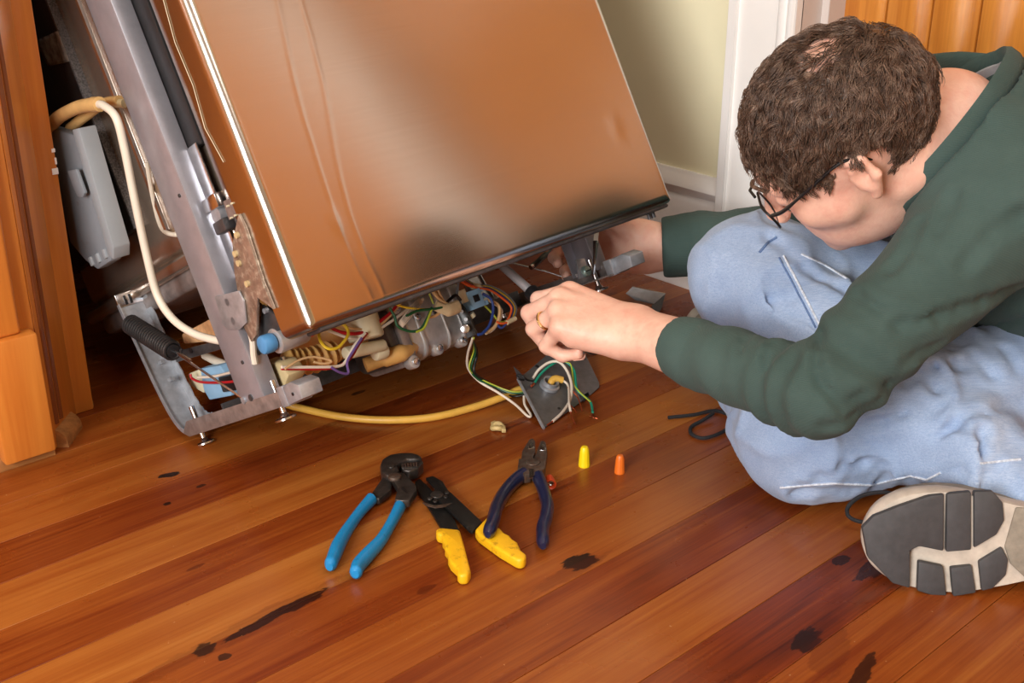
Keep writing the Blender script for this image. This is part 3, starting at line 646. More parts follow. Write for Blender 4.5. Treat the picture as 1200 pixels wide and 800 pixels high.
# printed paper tag
tg_ = MB(); a, b, c, d = dy(466, 378, -.268), dy(490, 348, -.27), dy(496, 354, -.27), dy(472, 384, -.272)
tg_.add([a, b, c, d], [(0, 1, 2, 3)]); tgo = dp(tg_, 'paper_tag', 'paper'); tgo.modifiers.new('s', 'SOLIDIFY').thickness = .0008
for k_ in range(4):
    u = .2+.2*k_; p0 = a*(1-.15)*(1-u)+b*.15*(1-u)+d*.85*u+c*.15*u; p1 = a*.12*(1-u)+b*.88*(1-u)+d*.12*u+c*.88*u
    dp(MB().tube([p0+np.array((0, -.001, 0)), p1+np.array((0, -.001, 0))], .00025, 4), 'print_line', 'w_grey', tgo)
# right side: riveted screw, white strap and pull wire near the worker's hands
c = dy(686, 318, -.243); sc = dp(MB().lathe([(.0005, .006), (.006, .0055), (.0078, .003), (.0078, 0), (.0005, 0)], 18, Matrix.Translation(c) @ Matrix.Rotation(pi/2, 4, 'X')), 'pan_screw', simple('pale_green_zinc', srgb(150, 176, 170), .3, .6, .05, 50), railR)
dp(MB().box(c[0]-.005, c[0]+.005, c[1]-.0066, c[1]-.0055, c[2]-.0008, c[2]+.0008), 'screw_slot', 'black_plastic', railR)
dp(MB().prism([(q[0], q[2]) for q in (dy(674, 304, -.24), dy(684, 303, -.24), dy(690, 324, -.24), dy(678, 327, -.24))], 'y', -.2425, -.239), 'screw_plate', 'galv', railR, bevel=.0008)
st = dp(MB().tube([dy(700, 262, -.262), dy(698, 285, -.262)], [.0042, .0042], 4), 'spring_strap', 'white_hose')
dp(MB().tube([dy(698, 283, -.262), dy(697, 300, -.262), dy(695, 322, -.262)], [.0045, .0028, .0018], 6), 'strap_end', 'bright_steel', st)
dp(MB().tube([dy(672, 328, -.15), dy(640, 318, -.12), dy(596, 307, -.08)], .0014, 6), 'pull_wire', 'bright_steel')
br_ = [dy(654, 286, -.10), dy(640, 298, -.11), dy(624, 312, -.12)]
bk = dp(MB().tube(br_, [.004, .0048, .0044], 10), 'spring_rod', 'black_plastic'); dp(MB().cyl(dy(625, 311, -.12), dy(622, 313.5, -.12), .0040, 10), 'rod_tip', 'bright_steel', bk)

# ================================================================== PERSON (seated cross-legged, bent forward over the work)
f32 = np.float32
def smin(a, b, k):
    h = np.clip(.5+.5*(b-a)/k, 0, 1); return b*(1-h)+a*h-k*h*(1-h)
def smax(a, b, k): return -smin(-a, -b, k)
def capsule(P, a, b, r1, r2, flat=None, s=1.0):
    a = np.asarray(a, f32); b = np.asarray(b, f32); ba = b-a
    pa = P-a; t = np.clip((pa@ba)/max(float(ba@ba), 1e-9), 0, 1); q = pa-t[..., None]*ba
    if flat is not None:
        n = np.asarray(flat, f32); n = n/np.linalg.norm(n); q = q-(q@n)[..., None]*n*(1-1/s)
    return np.sqrt((q*q).sum(-1))-(r1+(r2-r1)*t)
def ellip(P, c, r):
    q = (P-np.asarray(c, f32))/np.asarray(r, f32); k = np.sqrt((q*q).sum(-1)); return (k-1)*min(r)*.6+(k-1)*.4*float(np.mean(r))
def vnoise(P, sc, seed=0):
    """value noise, vectorised"""
    Q = P*np.asarray(sc, f32)+seed*17.3; I = np.floor(Q).astype(np.int64); Fr = (Q-I).astype(f32); Fr = Fr*Fr*(3-2*Fr)
    def hsh(i, j, k):
        h = (i*374761393+j*668265263+k*2147483647+seed*1013) & 0xffffffff; h = ((h ^ (h >> 13))*1274126177) & 0xffffffff
        return ((h ^ (h >> 16)) & 0xffff).astype(f32)/65535.0
    o = 0
    for di in (0, 1):
        for dj in (0, 1):
            for dk in (0, 1):
                w = (Fr[..., 0] if di else 1-Fr[..., 0])*(Fr[..., 1] if dj else 1-Fr[..., 1])*(Fr[..., 2] if dk else 1-Fr[..., 2])
                o = o+w*hsh(I[..., 0]+di, I[..., 1]+dj, I[..., 2]+dk)
    return o-.5
def surface_nets(fn, lo, hi, h):
    lo = np.asarray(lo, float); n = np.ceil((np.asarray(hi)-lo)/h).astype(int)+1
    ax = [np.arange(n[i], dtype=f32)*f32(h)+f32(lo[i]) for i in range(3)]
    D = np.empty(tuple(n), f32); step = max(1, int(600000//(n[1]*n[2])))
    for s in range(0, n[0], step):
        G = np.stack(np.meshgrid(ax[0][s:s+step], ax[1], ax[2], indexing='ij'), -1); D[s:s+step] = fn(G)
    ins = D < 0; c = np.zeros(tuple(n-1), np.int8)
    for dx_ in (0, 1):
        for dy_ in (0, 1):
            for dz_ in (0, 1): c += ins[dx_:n[0]-1+dx_, dy_:n[1]-1+dy_, dz_:n[2]-1+dz_]
    act = (c > 0) & (c < 8); idx = np.argwhere(act); m = len(idx); ids = -np.ones(tuple(n-1), np.int64); ids[act] = np.arange(m)
    acc = np.zeros((m, 3)); cnt = np.zeros(m); I, J, K = idx.T
    cor = [(a, b, c_) for a in (0, 1) for b in (0, 1) for c_ in (0, 1)]
    for p in cor:
        for q in cor:
            if sum(q)-sum(p) == 1 and all(q[i] >= p[i] for i in range(3)):
                d0 = D[I+p[0], J+p[1], K+p[2]]; d1 = D[I+q[0], J+q[1], K+q[2]]; cr = (d0 < 0) != (d1 < 0)
                t = np.where(cr, d0/np.where(cr, d0-d1, 1), 0)
                acc += np.where(cr[:, None], np.array(p)+t[:, None]*(np.array(q)-np.array(p)), 0); cnt += cr
    V = lo+(idx+acc/cnt[:, None])*h; quads = []
    for a in range(3):
        b, c_ = (a+1) % 3, (a+2) % 3
        sl0 = [slice(None)]*3; sl1 = [slice(None)]*3; sl0[a] = slice(0, -1); sl1[a] = slice(1, None)
        e = np.argwhere(ins[tuple(sl0)] != ins[tuple(sl1)])
        e = e[(e[:, b] > 0) & (e[:, c_] > 0) & (e[:, b] < n[b]-1) & (e[:, c_] < n[c_]-1)]
        fl = ins[tuple(sl0)][tuple(e.T)]
        def cell(db, dc):
            q = e.copy(); q[:, b] -= db; q[:, c_] -= dc; return ids[tuple(q.T)]
        Q = np.stack([cell(1, 1), cell(0, 1), cell(0, 0), cell(1, 0)], 1)
        Q[~fl] = Q[~fl][:, ::-1]; quads.append(Q)
    return V, np.concatenate(quads)
def np_mesh(name, V, Q, material, parent, smooth_it=0):
    me = bpy.data.meshes.new(name); me.vertices.add(len(V)); me.vertices.foreach_set('co', np.asarray(V, f32).ravel())
    me.loops.add(Q.size); me.loops.foreach_set('vertex_index', Q.ravel().astype(np.int32)); me.polygons.add(len(Q))
    me.polygons.foreach_set('loop_start', np.arange(0, Q.size, Q.shape[1], dtype=np.int32))
    me.update(calc_edges=True); me.validate(); me.shade_smooth()
    return link_mesh(name, me, material, parent)
def smooth_verts(V, Q, it=2, lam=.5):
    for _ in range(it):
        s = np.zeros_like(V); c = np.zeros(len(V))
        for a in range(4):
            i, j_ = Q[:, a], Q[:, (a+1) % 4]
            np.add.at(s, i, V[j_]); np.add.at(s, j_, V[i]); np.add.at(c, i, 1); np.add.at(c, j_, 1)
        V = V+lam*(s/np.maximum(c, 1)[:, None]-V)
    return V
def limb_t(P, a, b):
    a = np.asarray(a, f32); b = np.asarray(b, f32); ba = b-a; return (P-a)@ba/float(ba@ba)
N3 = lambda v: np.asarray(v, float)/np.linalg.norm(v)

# ---- joints
LSH = px(1195, 230, 1.20); LEL = px(957, 462, 1.17); LWR = px(750, 391, 1.37)
RSH = np.array([1.315, .765, .365]); REL = np.array([1.410, .915, .165]); RWR = px(766, 290, 1.735)
LKN = gnd(945, 506, .076); RKN = px(882, 322, 1.45)
LHP = np.array([1.375, .455, .122]); RHP = np.array([1.450, .590, .122])
LAN = np.array([1.235, .895, .060]); RAN = np.array([1.120, .445, .060])
PEL = (LHP+RHP)/2; CH = (LSH+RSH)/2; BACK = np.array([.72, -.68, 0.0])
SPM = PEL*.5+CH*.5+BACK*.055+np.array([0, 0, .02])
SHX = N3(RSH-LSH)
NECK = px(1108, 150, 1.275)                      # base of the neck
HC_ = px(972, 158, 1.235)                        # centre of the head
# head frame: y forward (face), z crown, x to the person's right
HF = N3(-.80*rt-.30*uc+.42*fw)
HT = -.34*rt+.80*uc-.50*fw; HT = N3(HT-HF*np.dot(HT, HF)); HX = np.cross(HF, HT)
_p = radians(11); HF, HT = HF*cos(_p)-HT*sin(_p), HT*cos(_p)+HF*sin(_p)
_r = radians(10); HT = HT*cos(_r)-HX*sin(_r); HX = np.cross(HF, HT)
HM = np.stack([HX, HF, HT], 1)
HS = .955
HC_ = px(1012, 209, 1.17)-HM@np.array([-.081, -.012, .0])*HS      # left ear where the photograph shows it

# ---- materials
def skin_mat():
    t = NT('fair_skin'); v = t.coords('Position'); n1 = t.noise(v, 22, 4, .6); n2 = t.noise(v, 260, 3, .6); n3 = t.noise(v, 70, 3, .6)
    c = t.ramp(n1, [(.3, srgb(230, 176, 154)), (.55, srgb(240, 194, 172)), (.75, srgb(232, 172, 152))])
    c = t.mix(t.math('MULTIPLY', t.ramp(n3, [(.5, (0, 0, 0)), (.75, (1, 1, 1))]), .25), c, srgb(206, 120, 100))
    t.set(Base_Color=c, Roughness=.48); t.b.inputs['Subsurface Weight'].default_value = .15; t.b.inputs['Subsurface Radius'].default_value = (.012, .005, .003); t.b.inputs['Subsurface Scale'].default_value = .4
    t.bump(t.math('ADD', n2, n3), .35, .0009); return t.m
def knit_mat():
    t = NT('dark_green_waffle_knit'); v = t.coords('Position'); n1 = t.noise(v, 9, 4, .6); n2 = t.noise(v, 900, 2, .5)
    w = t.n('ShaderNodeTexWave', wave_type='BANDS', bands_direction='DIAGONAL'); t.l(v, w.inputs['Vector']); w.inputs['Scale'].default_value = 240; w.inputs['Distortion'].default_value = 1.2
    w2 = t.n('ShaderNodeTexWave', wave_type='BANDS', bands_direction='Z'); t.l(v, w2.inputs['Vector']); w2.inputs['Scale'].default_value = 260; w2.inputs['Distortion'].default_value = 1.0
    c = t.ramp(n1, [(.3, srgb(60, 78, 74)), (.7, srgb(75, 95, 91))])
    h = t.math('ADD', t.math('MULTIPLY', w.outputs['Fac'], .5), t.math('MULTIPLY', w2.outputs['Fac'], .5))
    c = t.mix(t.math('MULTIPLY', h, .35), c, srgb(44, 62, 56))
    t.set(Base_Color=c, Roughness=.9); t.b.inputs['Sheen Weight'].default_value = .04; t.b.inputs['Specular IOR Level'].default_value = .2
    t.bump(t.math('ADD', h, n2), .35, .0008); return t.m
def denim_mat():
    t = NT('faded_blue_denim'); v = t.coords('Position'); n1 = t.noise(v, 7, 5, .6); n3 = t.noise(v, 40, 4, .6)
    vs_ = t.coords('Position', (1500, 1500, 1500), (.5, .3, .6)); n2 = t.noise(vs_, 1.0, 2, .5)
    g_ = t.n('ShaderNodeNewGeometry'); cb_ = t.n('ShaderNodeCombineXYZ')
    for i_, (ax_, k_) in enumerate(((rt, 14), (upw, 620), (hd, 620))):
        d_ = t.n('ShaderNodeVectorMath', operation='DOT_PRODUCT'); t.l(g_.outputs['Position'], d_.inputs[0]); d_.inputs[1].default_value = tuple(float(q)*k_ for q in ax_); t.l(d_.outputs['Value'], cb_.inputs[i_])
    n4 = t.noise(cb_.outputs[0], 1.0, 4, .65)
    f = t.math('ADD', t.math('MULTIPLY', n1, .6), t.math('MULTIPLY', n3, .12))
    c = t.ramp(f, [(.24, srgb(116, 146, 188)), (.38, srgb(152, 178, 212)), (.54, srgb(192, 208, 228))])
    c = t.mix(t.ramp(n4, [(.36, (.6, .6, .6)), (.62, (0, 0, 0))]), c, srgb(112, 140, 186))
    c = t.mix(t.ramp(n2, [(.4, (.2, .2, .2)), (.7, (0, 0, 0))]), c, srgb(226, 232, 240))
    t.set(Base_Color=c, Roughness=.88); t.b.inputs['Specular IOR Level'].default_value = .2; t.b.inputs['Sheen Weight'].default_value = .15
    t.bump(t.math('ADD', n2, t.math('MULTIPLY', n4, 1.2)), .4, .0010); return t.m
M['skin'] = skin_mat(); M['knit'] = knit_mat(); M['denim'] = denim_mat()
M['grey_tee'] = simple('grey_undershirt', srgb(150, 152, 156), .9, 0, .1, 60)
person = empty('person', (float(PEL[0]), float(PEL[1]), 0)); tag(person, 'person in a dark green sweater and faded jeans seated cross-legged bent over the dishwasher', 'person')
person.matrix_world = Matrix.Translation((float(PEL[0]), float(PEL[1]), 0))
POFF = np.array([PEL[0], PEL[1], 0])
def pmesh(name, V, Q, m, parent=None):
    o = np_mesh(name, V-POFF, Q, M[m] if isinstance(m, str) else m, parent or person); return o
def pbuild(mb, name, m, parent=None, **kw):
    mb.v = [(v[0]-POFF[0], v[1]-POFF[1], v[2]-POFF[2]) for v in mb.v]; return mb.build(name, M[m] if isinstance(m, str) else m, parent or person, **kw)

# ---- head
def head_sdf(L):
    """head in its own frame, metres; x right, y forward, z up, origin mid-skull"""
    x, y, z = L[..., 0], L[..., 1], L[..., 2]; ax = np.abs(x); A = np.stack([ax, y, z], -1)
    d = ellip(L, (0, -.012, .030), (.075, .098, .086))
    d = smin(d, ellip(L, (0, .030, -.030), (.061, .062, .080)), .03)
    d = smin(d, ellip(L, (0, .045, -.085), (.043, .040, .030)), .03)          # jaw
    d = smin(d, ellip(L, (0, .074, -.108), (.018, .014, .014)), .02)          # chin
    d = smin(d, capsule(A, (.044, .060, -.028), (.052, .030, -.035), .018, .018), .02)   # cheekbone
    d = smin(d, capsule(A, (.010, .090, .022), (.042, .076, .020), .009, .009), .014)    # brow
    d = smax(d, -ellip(A, (.031, .092, -.002), (.015, .012, .011)), .012)     # eye sockets
    d = smin(d, ellip(A, (.031, .078, -.001), (.0125, .0125, .0115)), .003)   # eyes
    d = smin(d, capsule(L, (0, .092, .010), (0, .112, -.034), .007, .0105), .010)   # nose
    d = smin(d, ellip(A, (.011, .104, -.038), (.008, .009, .007)), .006)      # nostril wings
    d = smin(d, capsule(A, (.0, .092, -.064), (.020, .083, -.066), .006, .004), .006)    # upper lip
    d = smin(d, capsule(A, (.0, .091, -.074), (.018, .083, -.074), .006, .004), .006)    # lower lip
    d = smax(d, -capsule(A, (0, .101, -.069), (.022, .090, -.069), .0018, .001), .003)   # mouth line
    # ears: rim, bowl, lobe
    e = capsule(A, (.076, -.006, .026), (.084, -.022, .022), .006, .006)
    e = smin(e, capsule(A, (.084, -.022, .022), (.086, -.026, .000), .006, .0055), .004)
    e = smin(e, capsule(A, (.086, -.026, .000), (.079, -.012, -.026), .0055, .0065), .004)
    e = smin(e, capsule(A, (.076, -.010, .010), (.078, -.012, -.012), .009, .008), .005)
    e = smin(e, capsule(A, (.076, -.003, .003), (.077, -.004, -.010), .0045, .0045), .003)
    e = smax(e, -ellip(A, (.086, -.011, .004), (.006, .007, .011)), .004)
    return smin(d, e, .006)
def neck_sdf(P):
    a = HC_+HM@np.array([0, -.035, -.055]); d = capsule(P, a, NECK, .054, .058)
    b = HC_+HM@np.array([0, .012, -.085]); d = smin(d, capsule(P, b, NECK+N3(CH-NECK)*.03-uc*.01, .040, .058), .03)
    for k_, s in enumerate((-.018, .0, .018)):   # tendons and creases of the strained neck
        d = smin(d, capsule(P, a+HX*(-.040)+HF*s*.6, NECK-SHX*.035+HF*s, .013, .012), .010)
    return d
def headneck(P):
    L = ((P-HC_.astype(f32))@HM.astype(f32))/f32(HS); d = smin(head_sdf(L)*f32(HS), neck_sdf(P), .022)
    q = capsule(P, NECK, NECK+N3(CH+BACK*.02-NECK)*.06, .052, .055); return smin(d, q, .03)
# ---- hands
def hand_chain(W, X, Z, T, curls, thumb, spread=(.03, .0, -.03, -.07), sc=1.0):
    """capsule list; X to the knuckles, Z back of the hand, T to the thumb side"""
    caps = []; mcp = [(.093, .029), (.097, .008), (.090, -.013), (.080, -.032)]
    ph = [(.043, .026, .021), (.047, .030, .022), (.043, .028, .022), (.034, .021, .019)]; rr_ = [.0098, .0100, .0094, .0083]
    for i in range(4):
        k = W+sc*(X*mcp[i][0]+T*mcp[i][1]+Z*(.004 if i in (1, 2) else 0))
        caps.append((W+sc*(X*.012+T*mcp[i][1]*.55), k, .0155*sc, .0122*sc, 0))
        caps.append((W+sc*(X*.02+T*mcp[i][1]*.6-Z*.008), W+sc*(X*(mcp[i][0]-.016)+T*mcp[i][1]-Z*.009), .014*sc, .011*sc, 0))
        d = N3(X+T*spread[i]); p = k; ang = 0
        for s_ in range(3):
            ang += curls[i][s_]; dr = d*cos(ang)-Z*sin(ang); q = p+dr*ph[i][s_]*sc
            r0 = rr_[i]*(1-.10*s_)*sc; caps.append((p, q, r0*(1.06 if s_ else 1.08), r0*.92, 1+i)); p = q
    p = W+sc*(X*.022+T*.022-Z*.010)
    for j_, (dv, ln, r0, r1) in enumerate(thumb):
        dr = N3(X*dv[0]+T*dv[1]+Z*dv[2]); q = p+dr*ln*sc; caps.append((p, q, r0*sc, r1*sc, 5 if j_ else 0)); p = q
    return caps
def hand_sdf(P, caps, fore):
    pal = None; fing = {}
    for a, b, r1, r2, g in caps:
        d = capsule(P, a, b, r1, r2)
        if g == 0: pal = d if pal is None else smin(pal, d, .012)
        else: fing[g] = d if g not in fing else smin(fing[g], d, .0035)
    pal = smin(pal, fore(P), .022); fd = None
    for g in sorted(fing): fd = fing[g] if fd is None else np.minimum(fd, fing[g]+0)
    return smin(pal, fd, .0055)
# left hand: back of the hand up, fingers closed round the tool handle
LX = N3(px(656, 359, 1.395)-LWR); LZ = -fw*.62+uc*.70+rt*.12; LZ = N3(LZ-LX*np.dot(LZ, LX)); LT = np.cross(LX, LZ)
LH = hand_chain(LWR, LX, LZ, LT, [(.62, 1.30, .80), (.80, 1.35, .85), (.95, 1.40, .85), (1.20, 1.60, .85)], [((.55, .62, -.50), .044, .014, .0115), ((.95, .05, -.55), .034, .0112, .0098), ((.95, -.30, -.45), .026, .0098, .0082)], sc=1.07)
def foreL(P): return capsule(P, LEL, LWR, .046, .033, LZ, .82)
# right hand: thumb up, palm towards the viewer, fingers round the rail end
RX = N3(px(696, 281, 1.765)-RWR); RZ = fw*.80+uc*.35+rt*.1; RZ = N3(RZ-RX*np.dot(RZ, RX)); RT = -np.cross(RX, RZ)
RH = hand_chain(RWR, RX, RZ, RT, [(.55, .9, .5), (.6, .95, .5), (.65, 1.0, .5), (.6, .9, .5)], [((.65, .45, -.45), .045, .015, .012), ((.85, .25, -.50), .034, .0112, .0098), ((.9, -.05, -.5), .026, .0098, .0082)], sc=1.1)
def foreR(P): return capsule(P, REL, RWR, .045, .034, RZ, .85)
# ---- the hidden body under the clothes and the visible skin are one mesh
def under_body(P):
    d = capsule(P, LHP, RHP, .085, .085); d = smin(d, capsule(P, PEL, SPM, .095, .10, SHX, 1.25), .05); d = smin(d, capsule(P, SPM, CH, .10, .09, SHX, 1.3), .05)
    for a, b, r1, r2 in ((LSH, LEL, .045, .036), (LEL, LWR, .038, .025), (RSH, REL, .045, .036), (REL, RWR, .038, .025), (LHP, LKN, .070, .048), (LKN, LAN, .044, .032), (RHP, RKN, .070, .048), (RKN, RAN, .044, .032)): d = smin(d, capsule(P, a, b, r1, r2), .02)
    return smin(d, capsule(P, LSH, RSH, .05, .05), .04)
bv, bq = surface_nets(under_body, (.93, .22, .0), (1.60, 1.06, .50), .011)
hv, hq = surface_nets(headneck, np.minimum(HC_, NECK)-.14, np.maximum(HC_, NECK)+.14, .0026)
lo = np.min([c[0] for c in LH]+[c[1] for c in LH]+[LWR-LX*.055], 0)-.035; hi = np.max([c[0] for c in LH]+[c[1] for c in LH]+[LWR-LX*.055], 0)+.035
lv, lq = surface_nets(lambda P: hand_sdf(P, LH, foreL), lo, hi, .0019)
lo = np.min([c[0] for c in RH]+[c[1] for c in RH]+[RWR-RX*.055], 0)-.035; hi = np.max([c[0] for c in RH]+[c[1] for c in RH]+[RWR-RX*.055], 0)+.035
rv, rq = surface_nets(lambda P: hand_sdf(P, RH, foreR), lo, hi, .0022)
hv = smooth_verts(hv, hq, 1); lv = smooth_verts(lv, lq, 2); rv = smooth_verts(rv, rq, 2)
VV, QQ, n_ = [], [], 0
for v, q in ((bv, bq), (hv, hq), (lv, lq), (rv, rq)): VV.append(v); QQ.append(q+n_); n_ += len(v)
body = pmesh('body', np.concatenate(VV), np.concatenate(QQ), 'skin'); tag(body, 'bare skin of head, neck and both hands')

# ---- sweater
LCUF = LWR-N3(LWR-LEL)*.062; RCUF = RWR-N3(RWR-REL)*.012
def march(fn, x, y, d0, d1):
    ts = np.linspace(d0, d1, 160).astype(f32); P = (CAM+np.outer(ts, ray(x, y))).astype(f32); d = fn(P); i = np.argmax(d < 0)
    return None if d[i] >= 0 else P[i]
def make_creases(fn, lines, d0, d1):
    out = []
    for A_, w_, pts in lines:
        Q = [march(fn, x, y, d0, d1) for x, y in pts]
        for a, b in zip(Q[:-1], Q[1:]):
            if a is not None and b is not None and np.linalg.norm(a-b) < .12: out.append((a, b, A_, w_))
    return out
def crease_sum(P, d, cr):
    m = np.abs(d) < .03
    if not m.any(): return d
    Pm = P[m]; acc = np.zeros(len(Pm), f32); rid = np.zeros(len(Pm), f32)
    for a, b, A_, w_ in cr:
        g = capsule(Pm, a, b, 0, 0); acc = np.maximum(acc, A_*np.exp(-(g/w_)**2)); rid = np.maximum(rid, .5*A_*np.exp(-((g-2.2*w_)/(1.1*w_))**2))
    d = d.copy(); d[m] += acc-rid; return d
def folds(t, t0, w, k, ph, amp): return amp*np.exp(-((t-t0)/w)**2)*np.sin(k*t+ph)
def sweater(P):
    d = capsule(P, PEL+np.array([0, 0, .03]), SPM, .128, .128, SHX, 1.22); d = smin(d, capsule(P, SPM, CH-np.array([0, 0, .015])+BACK*.03, .128, .105, SHX, 1.38), .06)
    d = smin(d, capsule(P, LSH+SHX*.03, RSH-SHX*.02, .070, .066), .06)
    for S_ in (LSH, RSH): d = smin(d, capsule(P, S_, COLC-COLN*.02, .062, .090), .05)
    nz = vnoise(P, (26, 26, 26), 3)*.006+vnoise(P, (11, 11, 11), 4)*.012
    d = d+nz
    for S_, E_, C_, r in ((LSH, LEL, LCUF, (.070, .0435, .0365)), (RSH, REL, RCUF, (.070, .056, .046))):
        u = capsule(P, S_, E_, r[0], r[1]); f_ = capsule(P, E_, C_+N3(C_-E_)*.06, r[1]*1.0, r[2]*.92)
        t1 = limb_t(P, S_, E_); t2 = limb_t(P, E_, C_)
        side = ((P-E_.astype(f32))@N3(np.cross(E_-S_, C_-E_)).astype(f32))*40
        u = u+folds(t1, .90, .22, 40, side, .0050)+folds(t1, .1, .3, 18, side*1.4, .0035)+vnoise(P, (18, 18, 18), 5)*.006
        f_ = f_+folds(t2, .08, .26, 40, side*.8+1, .0050)+folds(t2, .55, .4, 20, side*1.2, .0022)+vnoise(P, (22, 22, 22), 6)*.005
        f_ = f_+.0022*np.exp(-((t2-.80)/.010)**2)          # seam where the cuff begins
        fa = N3(C_-E_); f_ = smax(f_, ((P-C_.astype(f32))@fa.astype(f32)), .004)
        inner = capsule(P, C_-fa*.03, C_+fa*.05, r[2]*.92-.0075, r[2]*.90-.0075); f_ = smax(f_, -inner, .003)
        arm = smin(u, f_, .010); d = smin(d, arm, .028)
    # neck opening
    cc, n1 = COLC, COLN
    rel = P-cc.astype(f32); hgt = rel@n1.astype(f32); d = smax(d, -smax(capsule(P, cc-n1*.03, cc+n1*.14, .078, .11, COLA, 1.25), -hgt-.02, .01), .008)
    hem = (P-(PEL+np.array([0, 0, .0])).astype(f32))@N3(PEL-SPM+np.array([0, 0, -.12])).astype(f32)
    return smax(d, hem-.055, .008)
COLC = px(1112, 158, 1.265); COLA = N3(.50*rt+.80*uc+.10*fw); COLN = N3(-.80*rt+.42*uc-.30*fw); COLN = N3(COLN-COLA*np.dot(COLN, COLA)); COLB = np.cross(COLN, COLA)
SCR = make_creases(sweater, [(.007, .006, [(1199, 332), (1150, 352), (1100, 370), (1050, 380)]), (.006, .005, [(963, 392), (957, 420), (962, 450), (980, 470)]), (.005, .005, [(1199, 372), (1150, 385), (1100, 402), (1060, 425)]),
    (.006, .0045, [(905, 402), (899, 418), (902, 432)]), (.006, .0045, [(936, 398), (930, 418)]), (.005, .005, [(875, 396), (868, 412)]), (.005, .005, [(1004, 345), (1030, 362), (1062, 366)]), (.005, .006, [(1078, 262), (1068, 292), (1045, 318)]), (.005, .006, [(985, 478), (1010, 462), (1040, 450)]), (.005, .006, [(968, 498), (1000, 486), (1030, 470)]), (.005, .007, [(1199, 250), (1160, 275), (1130, 310)]), (.004, .006, [(1120, 230), (1100, 270), (1085, 300)])], .95, 1.5)
sv, sq_ = surface_nets(lambda P: crease_sum(P, sweater(P), SCR), (.83, .22, .0), (1.62, 1.12, .56), .0046)
sv = smooth_verts(sv, sq_, 2)
sw = pmesh('sweater', sv, sq_, 'knit'); tag(sw, 'dark green waffle-knit sweater')
# ribbed collar band and the grey undershirt that shows inside it
cp = []; 
for i in range(61):
    a = 2*pi*i/60; cp.append(COLC+COLA*(.104*cos(a))+COLB*(.080*sin(a))+COLN*(.004-.012*cos(a)+.026*max(0, -np.sign(np.dot(COLB, fw))*sin(a))))
mb = MB(); vs = []; nn = len(cp)-1
for i in range(nn):
    p = cp[i]; out = N3(p-COLC)
    for (u, w) in ((.004, -.016), (.007, -.006), (.006, .006), (.002, .012), (-.002, .008), (-.003, -.006), (-.002, -.016)): vs.append(p+out*u+COLN*w*1.0)
m_ = 7; mb.add(vs, [(i*m_+q, i*m_+(q+1) % m_, ((i+1) % nn)*m_+(q+1) % m_, ((i+1) % nn)*m_+q) for i in range(nn) for q in range(m_)])
pbuild(mb, 'collar', 'knit', sw, angle=80)
mb = MB(); vs = []
for i in range(nn):
    p = cp[i]; out = N3(p-COLC)
    for (u, w) in ((-.004, -.022), (-.006, .000), (-.009, .000), (-.008, -.022)): vs.append(p+out*u+COLN*w)
m_ = 4; mb.add(vs, [(i*m_+q, i*m_+(q+1) % m_, ((i+1) % nn)*m_+(q+1) % m_, ((i+1) % nn)*m_+q) for i in range(nn) for q in range(m_)])
pbuild(mb, 'undershirt', 'grey_tee', sw, angle=80)

# ---- jeans
def ridge(P, k, sd):
    n = vnoise(P, (k, k, k), sd); return n*.007-.0075*np.exp(-(n/.07)**2)+.002
def jeans(P):
    d = capsule(P, LHP, RHP, .108, .108); d = smin(d, capsule(P, PEL, PEL+(SPM-PEL)*.35, .105, .105, SHX, 1.2), .05)
    for H_, K_, A_, r in ((LHP, LKN, LAN, (.098, .074, .060)), (RHP, RKN, RAN, (.092, .070, .054))):
        t1 = limb_t(P, H_, K_); t2 = limb_t(P, K_, A_)
        nrm = N3(np.cross(K_-H_, A_-K_)); side = ((P-K_.astype(f32))@nrm.astype(f32))*30
        u = capsule(P, H_, K_, r[0], r[1])+folds(t1, .98, .2, 30, side, .0045)+folds(t1, .1, .3, 22, side*1.3, .006)+ridge(P, 15, 7)+vnoise(P, (42, 42, 42), 9)*.0030
        s = capsule(P, K_, A_, r[1], r[2])+folds(t2, .05, .22, 30, side, .0045)+folds(t2, .9, .3, 26, side*1.5, .005)+ridge(P, 17, 8)+vnoise(P, (42, 42, 42), 10)*.0030
        fa = N3(A_-K_); s = smax(s, (P-A_.astype(f32))@fa.astype(f32)-.02, .004)
        d = smin(d, smin(u, s, .03), .03)
    d = np.where(True, d, d); return smax(d, .0025-P[..., 2], .012)
JCR = make_creases(jeans, [(.010, .006, [(1150, 505), (1146, 530), (1132, 556), (1120, 572)]), (.008, .005, [(1128, 545), (1104, 558), (1086, 572)]), (.007, .005, [(1066, 548), (1074, 572)]), (.006, .005, [(1040, 556), (1018, 572)]), (.008, .006, [(1062, 448), (1092, 432), (1132, 428)]), (.008, .006, [(1082, 440), (1096, 458)]), (.007, .006, [(1140, 420), (1162, 442)]), (.007, .006, [(1176, 412), (1192, 434)]), (.006, .006, [(985, 508), (1030, 494), (1062, 484)]),
    (.006, .006, [(925, 302), (958, 328), (1000, 345)]), (.006, .006, [(900, 278), (926, 300)]), (.006, .007, [(1199, 470), (1150, 486), (1100, 510)]), (.007, .006, [(960, 560), (985, 545), (1010, 540)]), (.006, .006, [(930, 575), (970, 572), (1000, 575)]), (.005, .006, [(880, 360), (905, 350), (930, 350)]), (.006, .006, [(1170, 548), (1150, 556), (1148, 572)])], 1.0, 1.8)
jv, jq = surface_nets(lambda P: crease_sum(P, jeans(P), JCR), (.90, .18, -.01), (1.63, 1.04, .40), .0046)
jv = smooth_verts(jv, jq, 2)
jn = pmesh('jeans', jv, jq, 'denim'); tag(jn, 'faded light blue denim jeans')

